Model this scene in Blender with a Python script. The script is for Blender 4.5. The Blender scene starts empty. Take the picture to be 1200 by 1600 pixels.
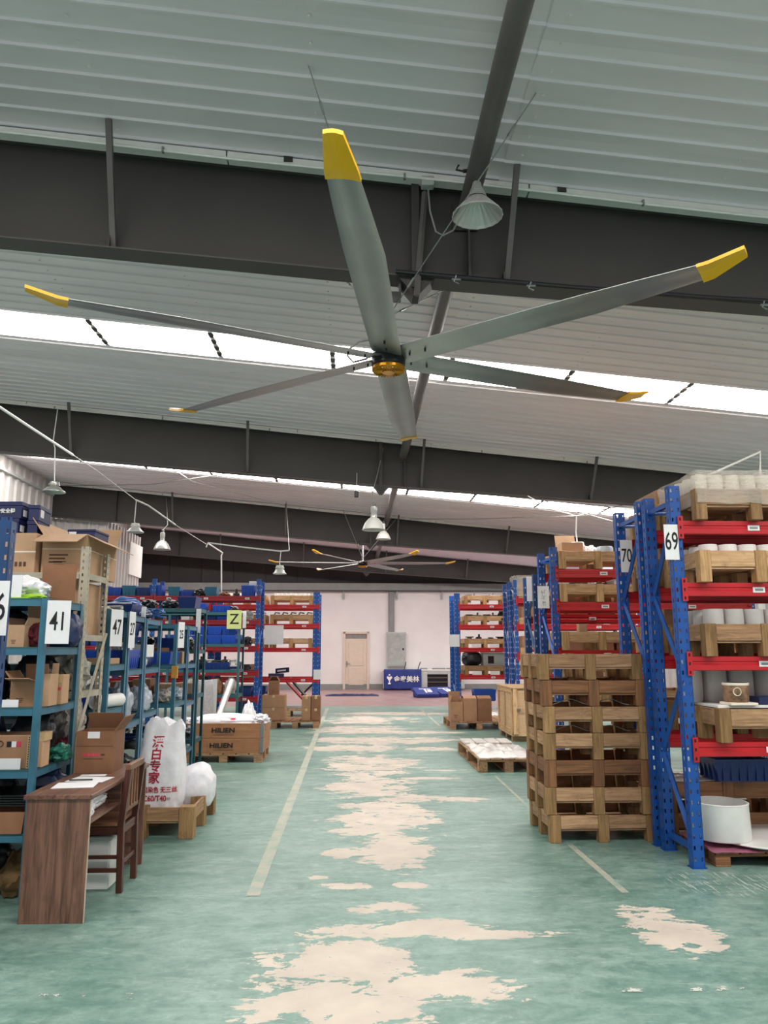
import bpy, bmesh, math, random
from mathutils import Vector, Matrix, noise
R = math.radians
random.seed(7)
SC = bpy.context.scene
COL = SC.collection

# ------------------------------------------------------------------ camera
F = 1200.0
EYE = Vector((0, 0, 1.5))
PITCH, YAW = R(10.158), R(2.2548)
cam_d = bpy.data.cameras.new('camera')
cam = bpy.data.objects.new('camera', cam_d)
COL.objects.link(cam)
cam.location = EYE
cam.rotation_euler = (R(90) + PITCH, 0, -YAW)
cam_d.sensor_fit = 'VERTICAL'
cam_d.sensor_height = 24.0
cam_d.lens = 24.0 * F / 1600
cam_d.clip_start = 0.05
SC.camera = cam
# view axes, for turning a measured direction and a known depth into a real position
_r = Vector((math.cos(YAW), -math.sin(YAW), 0))
_f = Vector((math.sin(YAW) * math.cos(PITCH), math.cos(YAW) * math.cos(PITCH), math.sin(PITCH)))
_u = _r.cross(_f)
def at(x, y, Y):
    d = _r * ((x - 600) / F) - _u * ((y - 800) / F) + _f
    return EYE + d * (Y / d.y)
def zz(y, Y): return at(600, y, Y).z
def xx(x, Y, y=1015): return at(x, y, Y).x

# ------------------------------------------------------------------ light
W = bpy.data.worlds.new('sky'); SC.world = W; W.use_nodes = True
W.node_tree.nodes['Background'].inputs[0].default_value = (0.95, 0.97, 1.0, 1)
W.node_tree.nodes['Background'].inputs[1].default_value = 0.6
SKYLIGHT = 10.5
SC.view_settings.view_transform = 'Standard'
SC.view_settings.look = 'None'
SC.view_settings.gamma = 1.0
SC.view_settings.exposure = 0.58
SC.view_settings.use_curve_mapping = False
SC.cycles.use_denoising = True
SC.cycles.max_bounces = 7
SC.cycles.diffuse_bounces = 5
SC.cycles.glossy_bounces = 3
SC.cycles.transparent_max_bounces = 8
SC.cycles.caustics_reflective = False
SC.cycles.caustics_refractive = False
SC.cycles.sample_clamp_indirect = 4.0

# ------------------------------------------------------------------ materials
def srgb(c):
    if isinstance(c, str):
        c = [int(c[i:i + 2], 16) / 255 for i in (0, 2, 4)]
    return tuple(((v / 12.92) if v <= .04045 else ((v + .055) / 1.055) ** 2.4) for v in c) + (1,)
MATS = {}
def nt(name):
    m = bpy.data.materials.new(name); m.use_nodes = True
    t = m.node_tree
    return m, t, t.nodes['Principled BSDF']
def node(t, typ, **kw):
    n = t.nodes.new(typ)
    for k, v in kw.items():
        if k.startswith('i_'):
            n.inputs[k[2:].replace('_', ' ')].default_value = v
        else:
            setattr(n, k, v)
    return n
def mixc(t, fac, a, b, blend='MIX'):
    n = t.nodes.new('ShaderNodeMix'); n.data_type = 'RGBA'; n.blend_type = blend
    for s, v in ((0, fac), (6, a), (7, b)):
        if isinstance(v, (float, int)): n.inputs[s].default_value = v
        elif isinstance(v, tuple): n.inputs[s].default_value = v
        else: t.links.new(v, n.inputs[s])
    return n.outputs[2]
def math_(t, op, a, b=None, c=None, clamp=False):
    n = t.nodes.new('ShaderNodeMath'); n.operation = op; n.use_clamp = clamp
    for s, v in ((0, a), (1, b), (2, c)):
        if v is None: continue
        if isinstance(v, (float, int)): n.inputs[s].default_value = v
        else: t.links.new(v, n.inputs[s])
    return n.outputs[0]
def ramp(t, fac, stops):
    n = t.nodes.new('ShaderNodeValToRGB')
    e = n.color_ramp.elements
    while len(e) < len(stops): e.new(.5)
    for k, (p, c) in enumerate(stops):
        e[k].position = p; e[k].color = c if isinstance(c, tuple) else (c, c, c, 1)
    t.links.new(fac, n.inputs[0])
    return n.outputs[0]
def coords(t, kind='Object', scale=(1, 1, 1), rnd=True):
    tc = t.nodes.new('ShaderNodeTexCoord'); mp = t.nodes.new('ShaderNodeMapping')
    mp.inputs['Scale'].default_value = scale
    t.links.new(tc.outputs[kind], mp.inputs[0])
    if rnd:
        oi = t.nodes.new('ShaderNodeObjectInfo')
        v = t.nodes.new('ShaderNodeVectorMath'); v.operation = 'SCALE'
        v.inputs[0].default_value = (37, 91, 53); t.links.new(oi.outputs['Random'], v.inputs['Scale'])
        t.links.new(v.outputs[0], mp.inputs['Location'])
    return mp.outputs[0]
def noise_(t, vec, scale, detail=4, rough=.55, dist=0.0):
    n = node(t, 'ShaderNodeTexNoise'); n.inputs['Scale'].default_value = scale
    n.inputs['Detail'].default_value = detail; n.inputs['Roughness'].default_value = rough
    n.inputs['Distortion'].default_value = dist
    t.links.new(vec, n.inputs['Vector'])
    return n.outputs['Fac']
def bump(t, b, h, strength=.3, dist=.01):
    n = node(t, 'ShaderNodeBump'); n.inputs['Strength'].default_value = strength
    n.inputs['Distance'].default_value = dist
    t.links.new(h, n.inputs['Height']); t.links.new(n.outputs[0], b.inputs['Normal'])

def mat(name, col, rough=.55, metal=0.0, var=.12, scale=8, bmp=.0, alpha=1.0, spec=.5, stretch=(1, 1, 1), rnd=True):
    if name in MATS: return MATS[name]
    m, t, b = nt(name)
    c = srgb(col)
    v = coords(t, scale=stretch, rnd=rnd)
    n = noise_(t, v, scale, 5, .6)
    d = tuple(x * (1 - var * 1.6) for x in c[:3]) + (1,)
    l = tuple(min(1, x * (1 + var)) for x in c[:3]) + (1,)
    out = mixc(t, ramp(t, n, [(.32, 0.0), (.68, 1.0)]), d, l)
    t.links.new(out, b.inputs['Base Color'])
    b.inputs['Roughness'].default_value = rough; b.inputs['Metallic'].default_value = metal
    b.inputs['Alpha'].default_value = alpha
    b.inputs['Specular IOR Level'].default_value = spec
    if bmp: bump(t, b, n, bmp, .01)
    MATS[name] = m
    return m
def wood(name, light, dark, axis, knots=True, contrast=1.0, rough=.7, tint=.25):
    key = f'{name}_{"xyz"[axis]}'
    if key in MATS: return MATS[key]
    m, t, b = nt(key)
    s = [14, 14, 14]; s[axis] = 1.3
    v = coords(t, scale=tuple(s))
    n1 = noise_(t, v, 1.6, 6, .65, 1.2)
    s2 = [60, 60, 60]; s2[axis] = 3
    n2 = noise_(t, coords(t, scale=tuple(s2)), 1.5, 3)
    g = math_(t, 'ADD', math_(t, 'MULTIPLY', n1, .7), math_(t, 'MULTIPLY', n2, .3))
    cc = mixc(t, ramp(t, g, [(.5 - .16 / contrast, 0.0), (.5 + .14 / contrast, 1.0)]), srgb(dark), srgb(light))
    oi = t.nodes.new('ShaderNodeObjectInfo')
    br = math_(t, 'ADD', math_(t, 'MULTIPLY', oi.outputs['Random'], tint * 2), 1 - tint * 1.1)
    comb = t.nodes.new('ShaderNodeCombineColor')
    for k in range(3): t.links.new(math_(t, 'POWER', br, [1, 1.15, 1.35][k]), comb.inputs[k])
    cc = mixc(t, 1.0, cc, comb.outputs[0], 'MULTIPLY')
    dn = noise_(t, coords(t, scale=(1, 1, 1)), 9, 5, .7)
    cc = mixc(t, ramp(t, dn, [(.55, 0.0), (.75, .45)]), cc, srgb('4a3a2a'))
    t.links.new(cc, b.inputs['Base Color'])
    b.inputs['Roughness'].default_value = rough
    bump(t, b, g, .35, .004)
    MATS[key] = m
    return m
def woodset(name, light, dark, **k): return [wood(name, light, dark, a, **k) for a in range(3)]
PINE = woodset('pine', 'e2b98f', 'aa7b50', tint=.14)
OLDPINE = woodset('old_pine', 'c59b75', '7d593d', tint=.2)
REDPINE = woodset('brown_pine', '9c6a45', '60402a', tint=.15)
BLOCKW = woodset('pallet_block', 'b08a5c', '6f5030', tint=.2)
BLOCKL = woodset('pale_pallet_block', 'd2a878', '9a7044', tint=.15)
PLY = woodset('plywood', 'c28a62', '9b6544', contrast=.6, tint=.06)
PALEPLY = woodset('pale_plywood', 'dfbc96', 'bd9670', contrast=.7, tint=.06)
DESK = woodset('desk_laminate', '8f6654', '55382f', tint=.03, contrast=1.3, rough=.4)
CHAIRW = woodset('chair_wood', '63352a', '341a16', tint=.1, rough=.4)
CHAIRL = woodset('chair_light_wood', '94694e', '633f2e', tint=.1, rough=.4)

M_BLUE = mat('rack_blue_paint', '134f9f', .38, .0, .08, 5)
M_BLUED = mat('rack_dark_blue_paint', '1b4476', .4, 0, .1, 5)
M_RED = mat('beam_red_paint', 'c01a24', .38, 0, .08, 5)
M_TEAL = mat('shelf_teal_paint', '3a7088', .45, 0, .12, 5)
M_TEALD = mat('shelf_dark_teal_paint', '2a5a62', .45, 0, .12, 5)
M_SLATE = mat('shelf_slate_paint', '4a7490', .45, 0, .12, 5)
M_GREYP = mat('slotted_grey_paint', 'b2aa98', .5, 0, .1, 6)
M_HOLE = mat('slot_dark', '0c0d12', .8, 0, 0, 5)
M_HOLEW = mat('slot_light', 'd8dce2', .6, 0, 0, 5)
M_HOLEG = mat('slot_greyish', '9fb0cc', .6, 0, 0, 5)  # pale tone stands for the brightness seen through the slots
M_BEAM = mat('rafter_grey_paint', '3a3736', .62, 0, .1, 1.2)
M_BEAMF = mat('rafter_flange_paint', '504c4a', .6, 0, .08, 1.2)
M_PIPE = mat('tie_pipe_paint', '5e5a59', .5, 0, .12, 3)
M_SHEET = mat('roof_sheet', 'e9e2e8', .38, 0, .06, 1.4, stretch=(.25, 1.5, 1), rnd=True)
M_CLAD = mat('wall_sheet', 'cac6c4', .45, 0, .06, 1.3)
M_DARKCL = mat('dark_cladding', '3a3637', .8, 0, .12, .7)
M_WALL = mat('white_plaster', 'ebe6e6', .8, 0, .04, .8, bmp=.05)
M_GREY = mat('grey_paint', '8c8e8d', .6, 0, .08, 3)
M_GREYL = mat('light_grey_paint', 'b9bcbb', .5, 0, .06, 3)
M_WHITE = mat('white_paint', 'ecebe8', .45, 0, .04, 5)
M_WHITEP = mat('white_pipe', 'f2f0ec', .4, 0, .04, 5)
M_PAPER = mat('paper', 'eeedf0', .8, 0, .04, 6)
M_INK = mat('black_ink', '17181c', .7, 0, 0, 5)
M_INKB = mat('brown_print', '5a4030', .8, 0, .2, 30)
M_REDINK = mat('red_print', 'd8435c', .7, 0, .12, 20)
M_CARD = mat('cardboard', 'a87e60', .8, 0, .07, 6, bmp=.1)
M_CARD2 = mat('pale_cardboard', 'bf9a7a', .8, 0, .07, 6, bmp=.1)
M_CARD3 = mat('dark_cardboard', '8a6045', .8, 0, .1, 6, bmp=.1)
M_TAPE = mat('parcel_tape', 'c9ab82', .3, 0, .05, 10)
M_BIN = mat('blue_bin_plastic', '1f48a8', .35, 0, .08, 5)
M_BIND = mat('navy_bin_plastic', '17306e', .35, 0, .08, 5)
M_TUB = mat('teal_tub_plastic', '2a6a88', .35, 0, .08, 5)
M_NAVY = mat('navy_shoe_box', '1b2452', .5, 0, .1, 5)
M_TARP = mat('blue_banner_cloth', '2b3c86', .65, 0, .12, 3, bmp=.3)
M_SACK = mat('white_woven_sack', 'eceaf0', .6, 0, .06, 14, bmp=.5)
M_BAG = mat('white_plastic_bag', 'e9e9ee', .35, 0, .08, 10, bmp=.5)
M_BAGB = mat('black_plastic_bag', '23232a', .35, 0, .3, 10, bmp=.5)
M_BAGG = mat('grey_cloth', 'a9a49e', .85, 0, .25, 14, bmp=.8)
M_BAGC = mat('clear_plastic_bag', 'c3ccd8', .2, 0, .12, 10, bmp=.6, alpha=.75)
M_PINKC = mat('pink_cloth', 'b8506a', .85, 0, .4, 18, bmp=.8)
M_GREENB = mat('green_plastic', '1f6a5a', .4, 0, .2, 8, bmp=.4)
M_LIME = mat('lime_plastic', '9ccc2c', .45, 0, .1, 8)
M_ALU = mat('aluminium_blade', '9fa3a2', .34, .75, .08, 3)
M_YEL = mat('yellow_plastic', 'f7b808', .35, 0, .06, 3)
M_GOLD = mat('gold_anodised', 'c98a1c', .3, .6, .12, 20)
M_BLACK = mat('black_plastic', '16161a', .35, 0, .1, 5)
M_CHROME = mat('chrome', 'd8d8da', .15, 1, .03, 5)
M_STEEL = mat('steel_grey', '9a9c9e', .4, .8, .1, 8)
M_CABLE = mat('grey_cable', '8a8c88', .5, 0, .05, 8)
M_LAMP = mat('lamp_shell', 'dcdcd8', .35, .1, .05, 8)
M_LAMPG = mat('lamp_grey_shell', 'b4b6b2', .3, .5, .06, 8)
M_REFL = mat('reflector_aluminium', 'd2d0d0', .42, .6, .05, 8)
M_POT = mat('white_pot', 'e6ddda', .6, 0, .05, 8)
M_POTG = mat('grey_pot', 'b9b2b0', .6, 0, .06, 8)
M_FILM = mat('stretch_film', 'e6e0d6', .16, 0, .1, 9, alpha=.34, bmp=1.0, stretch=(1, 1, 5))
M_FILMW = mat('white_film_sheet', 'dcd8d4', .3, 0, .14, 7, bmp=.9)
M_MAG = mat('magenta_film', 'b06a84', .4, 0, .15, 6, bmp=.3)
M_HOSE = mat('blue_hose', '2c5a9c', .35, 0, .15, 8)
M_HOSED = mat('navy_hose', '29365c', .35, 0, .15, 8)
M_CAST = mat('cast_metal', '8f8b86', .6, .3, .3, 22, bmp=.6)
M_CASTD = mat('dark_cast_metal', '3b3a3c', .6, .3, .3, 22, bmp=.6)
M_DOOR = mat('door_cream', 'd9c8b8', .5, 0, .04, 4)
M_DOORF = mat('door_frame_cream', 'dcccc0', .5, 0, .04, 4)
M_RUST = mat('rusty_print', '8a6a50', .7, 0, .45, 18)
M_CREAM = mat('cream_plastic', 'efe2d2', .5, 0, .05, 8)
M_YCARD = mat('yellow_green_card', 'c5cf86', .7, 0, .05, 8)
M_FOAM = mat('clear_tube_film', 'd8dce2', .2, 0, .1, 30, alpha=.55)

def emit(name, col, strength):
    m, t, b = nt(name)
    v = coords(t, 'Object', (.6, 5, 1), False)
    n = noise_(t, v, 2.0, 3)
    c = mixc(t, n, srgb(col), srgb('ffffff'))
    t.links.new(c, b.inputs['Emission Color'])
    b.inputs['Emission Strength'].default_value = strength
    b.inputs['Base Color'].default_value = srgb('d8d4c8')
    MATS[name] = m
    return m
M_SKY = emit('translucent_roof_sheet', 'fff5e8', SKYLIGHT)

def floor_material():
    m, t, b = nt('worn_green_epoxy')
    tc = t.nodes.new('ShaderNodeTexCoord')
    P0 = tc.outputs['Object']
    def sc(s):
        mp = t.nodes.new('ShaderNodeMapping'); mp.inputs['Scale'].default_value = s
        t.links.new(P0, mp.inputs[0]); return mp.outputs[0]
    nb = noise_(t, sc((1, 1, 1)), .55, 5, .6)
    nf = noise_(t, sc((1, 2.2, 1)), 2.3, 8, .72, .6)
    ns = noise_(t, sc((1, 1, 1)), 14, 6, .7)
    # epoxy colour
    g = mixc(t, ramp(t, nb, [(.3, 0.0), (.7, 1.0)]), srgb('4f776c'), srgb('7f9f95'))
    g = mixc(t, ramp(t, nf, [(.40, 0.0), (.74, .55)]), g, srgb('aec6bc'))
    g = mixc(t, ramp(t, ns, [(.30, .55), (.52, 0.0)]), g, srgb('48706a'))
    # scuffs: long thin scratches
    w = noise_(t, sc((.8, 9, 1)), 3.0, 6, .75, 1.5)
    g = mixc(t, ramp(t, w, [(.62, 0.0), (.7, .45)]), g, srgb('cfdcd6'))
    # mottled scuffing of the coat
    mm = noise_(t, sc((1, 1.6, 1)), 7.5, 9, .78, .3)
    g = mixc(t, ramp(t, mm, [(.34, .55), (.5, 0.0)]), g, srgb('426c62'))
    g = mixc(t, ramp(t, mm, [(.56, 0.0), (.72, .5)]), g, srgb('b9cfc6'))
    # worn patches: blobs of bare screed, each where the coat has come off
    sep = t.nodes.new('ShaderNodeSeparateXYZ'); t.links.new(P0, sep.inputs[0])
    X, Y = sep.outputs[0], sep.outputs[1]
    blobs = [(-.02, 3.50, .46, .32), (-.05, 4.02, .44, .42), (.42, 3.78, .36, .2), (.22, 4.50, .52, .16), (.72, 4.42, .38, .07), (.28, 4.85, .26, .12),
             (1.72, 4.42, .24, .36), (-.02, 5.30, .17, .09), (-.22, 5.5, .08, .06), (.38, 5.30, .12, .06), (-.08, 6.15, .13, .12),
             (.28, 6.2, .34, .55), (.32, 7.3, .52, .85), (.75, 8.2, .55, .22), (.2, 9.0, .52, .7), (.9, 9.5, .5, .1), (.25, 10.6, .6, 1.0), (.05, 12.3, .9, .5),
             (.5, 13.4, 1.3, .6), (.1, 15.2, 1.0, .7), (.8, 14.6, 1.3, .3), (.3, 17.2, 1.0, 1.0), (.9, 18.8, 1.4, .5), (1.25, 10.1, .4, .08), (1.1, 12.2, .5, .2)]
    tot = None
    for (cx, cy, rx, ry) in blobs:
        dx = math_(t, 'MULTIPLY', math_(t, 'SUBTRACT', X, cx), 1 / rx)
        dy = math_(t, 'MULTIPLY', math_(t, 'SUBTRACT', Y, cy), 1 / ry)
        d = math_(t, 'ADD', math_(t, 'MULTIPLY', dx, dx), math_(t, 'MULTIPLY', dy, dy))
        v = math_(t, 'SUBTRACT', 1.0, d)
        tot = v if tot is None else math_(t, 'MAXIMUM', tot, v)
    tot = math_(t, 'MAXIMUM', tot, -1.6)
    n3 = noise_(t, sc((1, 1.5, 1)), 1.7, 10, .68, .4)
    n3 = math_(t, 'ADD', n3, math_(t, 'MULTIPLY', math_(t, 'SUBTRACT', noise_(t, sc((1, 2.4, 1)), 6.5, 8, .7, .8), .5), .55))
    f = math_(t, 'ADD', math_(t, 'MULTIPLY', tot, .17), n3)
    isl = ramp(t, noise_(t, sc((1, 1.8, 1)), 3.6, 6, .6, .5), [(.60, 0.0), (.64, 1.0)])
    f = math_(t, 'SUBTRACT', f, math_(t, 'MULTIPLY', isl, .22))
    worn = ramp(t, f, [(.53, 0.0), (.545, 1.0)])
    bare = mixc(t, ramp(t, noise_(t, sc((1, 1, 1)), 3, 5, .6), [(.3, 0.0), (.7, 1.0)]), srgb('bfb2a8'), srgb('d2c7b9'))
    g = mixc(t, worn, g, bare)
    # small chips in the coat
    chips = ramp(t, noise_(t, sc((1.2, 2.6, 1)), 4.5, 7, .8), [(.69, 0.0), (.7, 1.0)])
    g = mixc(t, math_(t, 'MULTIPLY', chips, .8), g, srgb('dde0d8'))
    # bundle of scraped lines in front of the near rack foot
    ex = math_(t, 'MULTIPLY', math_(t, 'SUBTRACT', X, 2.45), 2.2)
    ey = math_(t, 'MULTIPLY', math_(t, 'SUBTRACT', Y, 5.28), 3.2)
    em = math_(t, 'SUBTRACT', 1.0, math_(t, 'ADD', math_(t, 'MULTIPLY', ex, ex), math_(t, 'MULTIPLY', ey, ey)), clamp=True)
    st = ramp(t, noise_(t, sc((9, .9, 1)), 5.0, 5, .7), [(.54, 0.0), (.6, 1.0)])
    g = mixc(t, math_(t, 'MULTIPLY', math_(t, 'MULTIPLY', em, 2.0, clamp=True), math_(t, 'MULTIPLY', st, .7)), g, srgb('c9d2c8'))
    # pink coat at the far end
    edge = math_(t, 'ADD', Y, math_(t, 'MULTIPLY', nf, 1.2))
    pk = ramp(t, math_(t, 'MULTIPLY', math_(t, 'SUBTRACT', edge, 21.6), 2.0, clamp=True), [(.3, 0.0), (.7, 1.0)])
    pink = mixc(t, ramp(t, nf, [(.4, 0.0), (.7, 1.0)]), srgb('93696c'), srgb('aa9a98'))
    g = mixc(t, pk, g, pink)
    t.links.new(g, b.inputs['Base Color'])
    rr = math_(t, 'ADD', math_(t, 'MULTIPLY', worn, .25), math_(t, 'ADD', math_(t, 'MULTIPLY', ns, .22), .26))
    t.links.new(rr, b.inputs['Roughness'])
    hh = math_(t, 'SUBTRACT', math_(t, 'MULTIPLY', ns, .25), worn)
    bump(t, b, hh, .12, .004)
    return m
M_FLOOR = floor_material()
def line_material():
    m, t, b = nt('worn_line_paint')
    v = coords(t, 'Object', (1, 1, 1), False)
    n = noise_(t, v, 5, 7, .75)
    c = mixc(t, ramp(t, n, [(.42, 0.0), (.62, 1.0)]), srgb('b4b1a2'), srgb('93a89c'))
    t.links.new(c, b.inputs['Base Color']); b.inputs['Roughness'].default_value = .6
    return m
M_LINE = line_material()

# ------------------------------------------------------------------ mesh helpers
MC = {}
def link(o, parent=None, loc=None, rot=None):
    COL.objects.link(o)
    if parent is not None: o.parent = parent
    if loc is not None: o.location = loc
    if rot is not None: o.rotation_euler = rot
    return o
def cmesh(key, fn, m):
    k = (key, m.name)
    if k not in MC:
        bm = bmesh.new(); fn(bm)
        me = bpy.data.meshes.new(str(key[0])); bm.to_mesh(me); bm.free()
        me.materials.append(m); MC[k] = me
    return MC[k]
def smooth(me, ang=40):
    for p in me.polygons: p.use_smooth = True
    try: me.set_sharp_from_angle(angle=R(ang))
    except Exception: pass
    return me
def bx(name, parent, x0, x1, y0, y1, z0, z1, m, bev=0.0, rot=None):
    sx, sy, sz = x1 - x0, y1 - y0, z1 - z0
    if isinstance(m, list):
        m = m[max(range(3), key=lambda k: (sx, sy, sz)[k])]
    key = ('box', round(sx, 4), round(sy, 4), round(sz, 4), round(bev, 4))
    def fn(bm):
        bmesh.ops.create_cube(bm, size=1)
        bmesh.ops.scale(bm, vec=(sx, sy, sz), verts=bm.verts)
        if bev: bmesh.ops.bevel(bm, geom=list(bm.edges), offset=bev, segments=1, affect='EDGES', profile=.5)
    o = bpy.data.objects.new(name, cmesh(key, fn, m))
    return link(o, parent, ((x0 + x1) / 2, (y0 + y1) / 2, (z0 + z1) / 2), rot)
def addbox(bm, x0, x1, y0, y1, z0, z1):
    v = [bm.verts.new(p) for p in ((x0, y0, z0), (x1, y0, z0), (x1, y1, z0), (x0, y1, z0), (x0, y0, z1), (x1, y0, z1), (x1, y1, z1), (x0, y1, z1))]
    for f in ((3, 2, 1, 0), (4, 5, 6, 7), (0, 1, 5, 4), (1, 2, 6, 5), (2, 3, 7, 6), (3, 0, 4, 7)):
        bm.faces.new([v[k] for k in f])
def addtube(bm, pts, r, n=8, closed_ends=True):
    pts = [Vector(p) for p in pts]
    rings = []
    prev = None
    for i, p in enumerate(pts):
        d = (pts[min(i + 1, len(pts) - 1)] - pts[max(i - 1, 0)]).normalized()
        if prev is None:
            a = Vector((0, 0, 1)) if abs(d.z) < .9 else Vector((1, 0, 0))
            s = d.cross(a).normalized()
        else:
            s = (prev - d * prev.dot(d)).normalized()
        prev = s
        q = d.cross(s)
        rr = r[i] if isinstance(r, (list, tuple)) else r
        rings.append([bm.verts.new(p + (s * math.cos(2 * math.pi * k / n) + q * math.sin(2 * math.pi * k / n)) * rr) for k in range(n)])
    for a, b in zip(rings, rings[1:]):
        for k in range(n):
            bm.faces.new([a[k], a[(k + 1) % n], b[(k + 1) % n], b[k]])
    if closed_ends:
        bm.faces.new(rings[0][::-1]); bm.faces.new(rings[-1])
def addlathe(bm, prof, n=20, cap0=False, cap1=False, off=(0, 0)):
    rings = []
    for (r, z) in prof:
        rings.append([bm.verts.new((off[0] + r * math.cos(2 * math.pi * k / n), off[1] + r * math.sin(2 * math.pi * k / n), z)) for k in range(n)])
    for a, b in zip(rings, rings[1:]):
        for k in range(n):
            bm.faces.new([a[k], a[(k + 1) % n], b[(k + 1) % n], b[k]])
    if cap0: bm.faces.new(rings[0][::-1])
    if cap1: bm.faces.new(rings[-1])
def mesh(name, fn, m, parent=None, loc=None, rot=None, key=None, sm=False):
    """one mesh object from a bmesh-filling function; shared between alike pieces when key is given"""
    if key is None or (key, m.name) not in MC:
        bm = bmesh.new(); fn(bm)
        bmesh.ops.recalc_face_normals(bm, faces=bm.faces)
        me = bpy.data.meshes.new(name); bm.to_mesh(me); bm.free()
        me.materials.append(m)
        if sm: smooth(me)
        if key is not None: MC[(key, m.name)] = me
    else: me = MC[(key, m.name)]
    return link(bpy.data.objects.new(name, me), parent, loc, rot)
def tube(name, pts, r, m, parent=None, n=8): return mesh(name, lambda bm: addtube(bm, pts, r, n), m, parent, sm=True)
def tag(o, label, cat, group=None):
    o['label'] = label; o['category'] = cat
    if group: o['group'] = group
    return o
def thing(name, label, cat, loc=(0, 0, 0), rz=0, group=None):
    o = bpy.data.objects.new(name, None); COL.objects.link(o)
    o.empty_display_size = .1
    o.location = loc; o.rotation_euler = (0, 0, rz)
    return tag(o, label, cat, group)
def struct(o): o['kind'] = 'structure'; return o
def sempty(name):
    o = bpy.data.objects.new(name, None); COL.objects.link(o); return struct(o)
def text(name, s, size, m, parent, loc, rot=(R(90), 0, 0), sx=1.0, warp=None, bold=0.0, align='CENTER', shear=0):
    key = ('text', s, round(size, 4), round(sx, 3), bold, align, shear, id(warp) if warp else 0)
    k = (key, m.name)
    if k not in MC:
        c = bpy.data.curves.new(name, 'FONT'); c.body = s; c.size = size; c.align_x = align; c.align_y = 'CENTER'
        c.offset = bold * size; c.extrude = 0.0006; c.shear = shear; c.resolution_u = 3
        o = bpy.data.objects.new(name, c); COL.objects.link(o)
        dg = bpy.context.evaluated_depsgraph_get()
        me = bpy.data.meshes.new_from_object(o.evaluated_get(dg))
        bpy.data.objects.remove(o); bpy.data.curves.remove(c)
        me.materials.clear(); me.materials.append(m)
        for v in me.vertices: v.co.x *= sx
        MC[k] = me
    me = MC[k]
    if warp:
        me = me.copy()
        M = Matrix.Translation(loc) @ (Matrix.Rotation(rot[2], 4, 'Z') @ Matrix.Rotation(rot[1], 4, 'Y') @ Matrix.Rotation(rot[0], 4, 'X'))
        bm = bmesh.new(); bm.from_mesh(me); bmesh.ops.transform(bm, matrix=M, verts=bm.verts)
        for v in bm.verts: v.co = warp(v.co)
        bm.to_mesh(me); bm.free()
        return link(bpy.data.objects.new(name, me), parent)
    return link(bpy.data.objects.new(name, me), parent, loc, rot)

# ------------------------------------------------------------------ the shell
SL, H0 = .095, 5.30
FR = [5.70, 13.50, 21.30, 29.10]
XL, XR, YN, YE = -8.42, 9.0, -3.2, 30.2
def rz_(x): return H0 - SL * x
fl_ = struct(mesh('floor', lambda bm: addbox(bm, XL - .2, XR + .2, YN - 6, YE + .3, -.12, 0), M_FLOOR))
def rib_profile(bm, x0, x1, y0, w, nr, up=.0, step=0.0):
    p = w / nr; row = []
    for k in range(nr):
        a = y0 + k * p
        row += [(a, 0), (a + p * .42, 0), (a + p * .47, -.016), (a + p * .54, -.016), (a + p * .59, 0)]
    row.append((y0 + w, 0))
    A = [bm.verts.new((x0, y, rz_(x0) + z - step)) for y, z in row]
    B = [bm.verts.new((x1, y, rz_(x1) + z - step)) for y, z in row]
    for k in range(len(row) - 1):
        bm.faces.new([A[k], A[k + 1], B[k + 1], B[k]])
ceiling = sempty('ceiling')
PW = (7.8 - .85) / 8
SKY_Y = [1.50, 9.30, 17.10 + .18, 25.05]
PX = [-8.05 + 1.55 * k for k in range(12)]
for b in range(-1, 4):
    y = SKY_Y[b] if b >= 0 else SKY_Y[0] - 7.8
    if b >= 0:
        for k in range(len(PX) - 1):
            mesh('skylight_panel', lambda bm: rib_profile(bm, PX[k] + .03, PX[k + 1] - .03, y, .85, 4), M_SKY, ceiling)
        for k in range(len(PX)):
            def dash(bm):
                for q in range(4):
                    addbox(bm, PX[k] - .035, PX[k] + .035, y + .02 + q * .2125, y + .15 + q * .2125, rz_(PX[k]) - .012, rz_(PX[k]) + .03)
            mesh('purlin_strip', dash, M_BEAM, ceiling)  # dark dashes stand for the purlin above, seen as shade through the sheet
            mesh('purlin_gap', lambda bm: addbox(bm, PX[k] - .032, PX[k] + .032, y, y + .85, rz_(PX[k]) + .0, rz_(PX[k]) + .02), M_SHEET, ceiling)
    y += .85
    n = 8
    for k in range(n):
        a = y + k * PW
        if a > YE or a + PW < YN - .5: continue
        w = min(PW, YE - a)
        mesh('roof_sheet', lambda bm: rib_profile(bm, XL, 1.15, a, w, 4), M_SHEET, ceiling)
        mesh('roof_sheet', lambda bm: rib_profile(bm, 1.13, XR, a, w, 4, step=.006), M_SHEET, ceiling)
def screws(bm):
    for px in PX[3:]:
        for k in range(-4, 60):
            y = 3.0 + k * .217 + .02
            if 2.8 < y < 9.2:
                addlathe(bm, [(.012, rz_(px) - .016), (.009, rz_(px) - .004)], 6, True, False, off=(px, y))
s_ = mesh('roof_screw_row', screws, M_WHITE, ceiling); s_['kind'] = 'stuff'
# unseen cover added over the roof to block daylight from above
mesh('light_block_deck', lambda bm: addbox(bm, XL, XR, YN, YE, 6.5, 6.6), M_DARKCL, ceiling)

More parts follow.
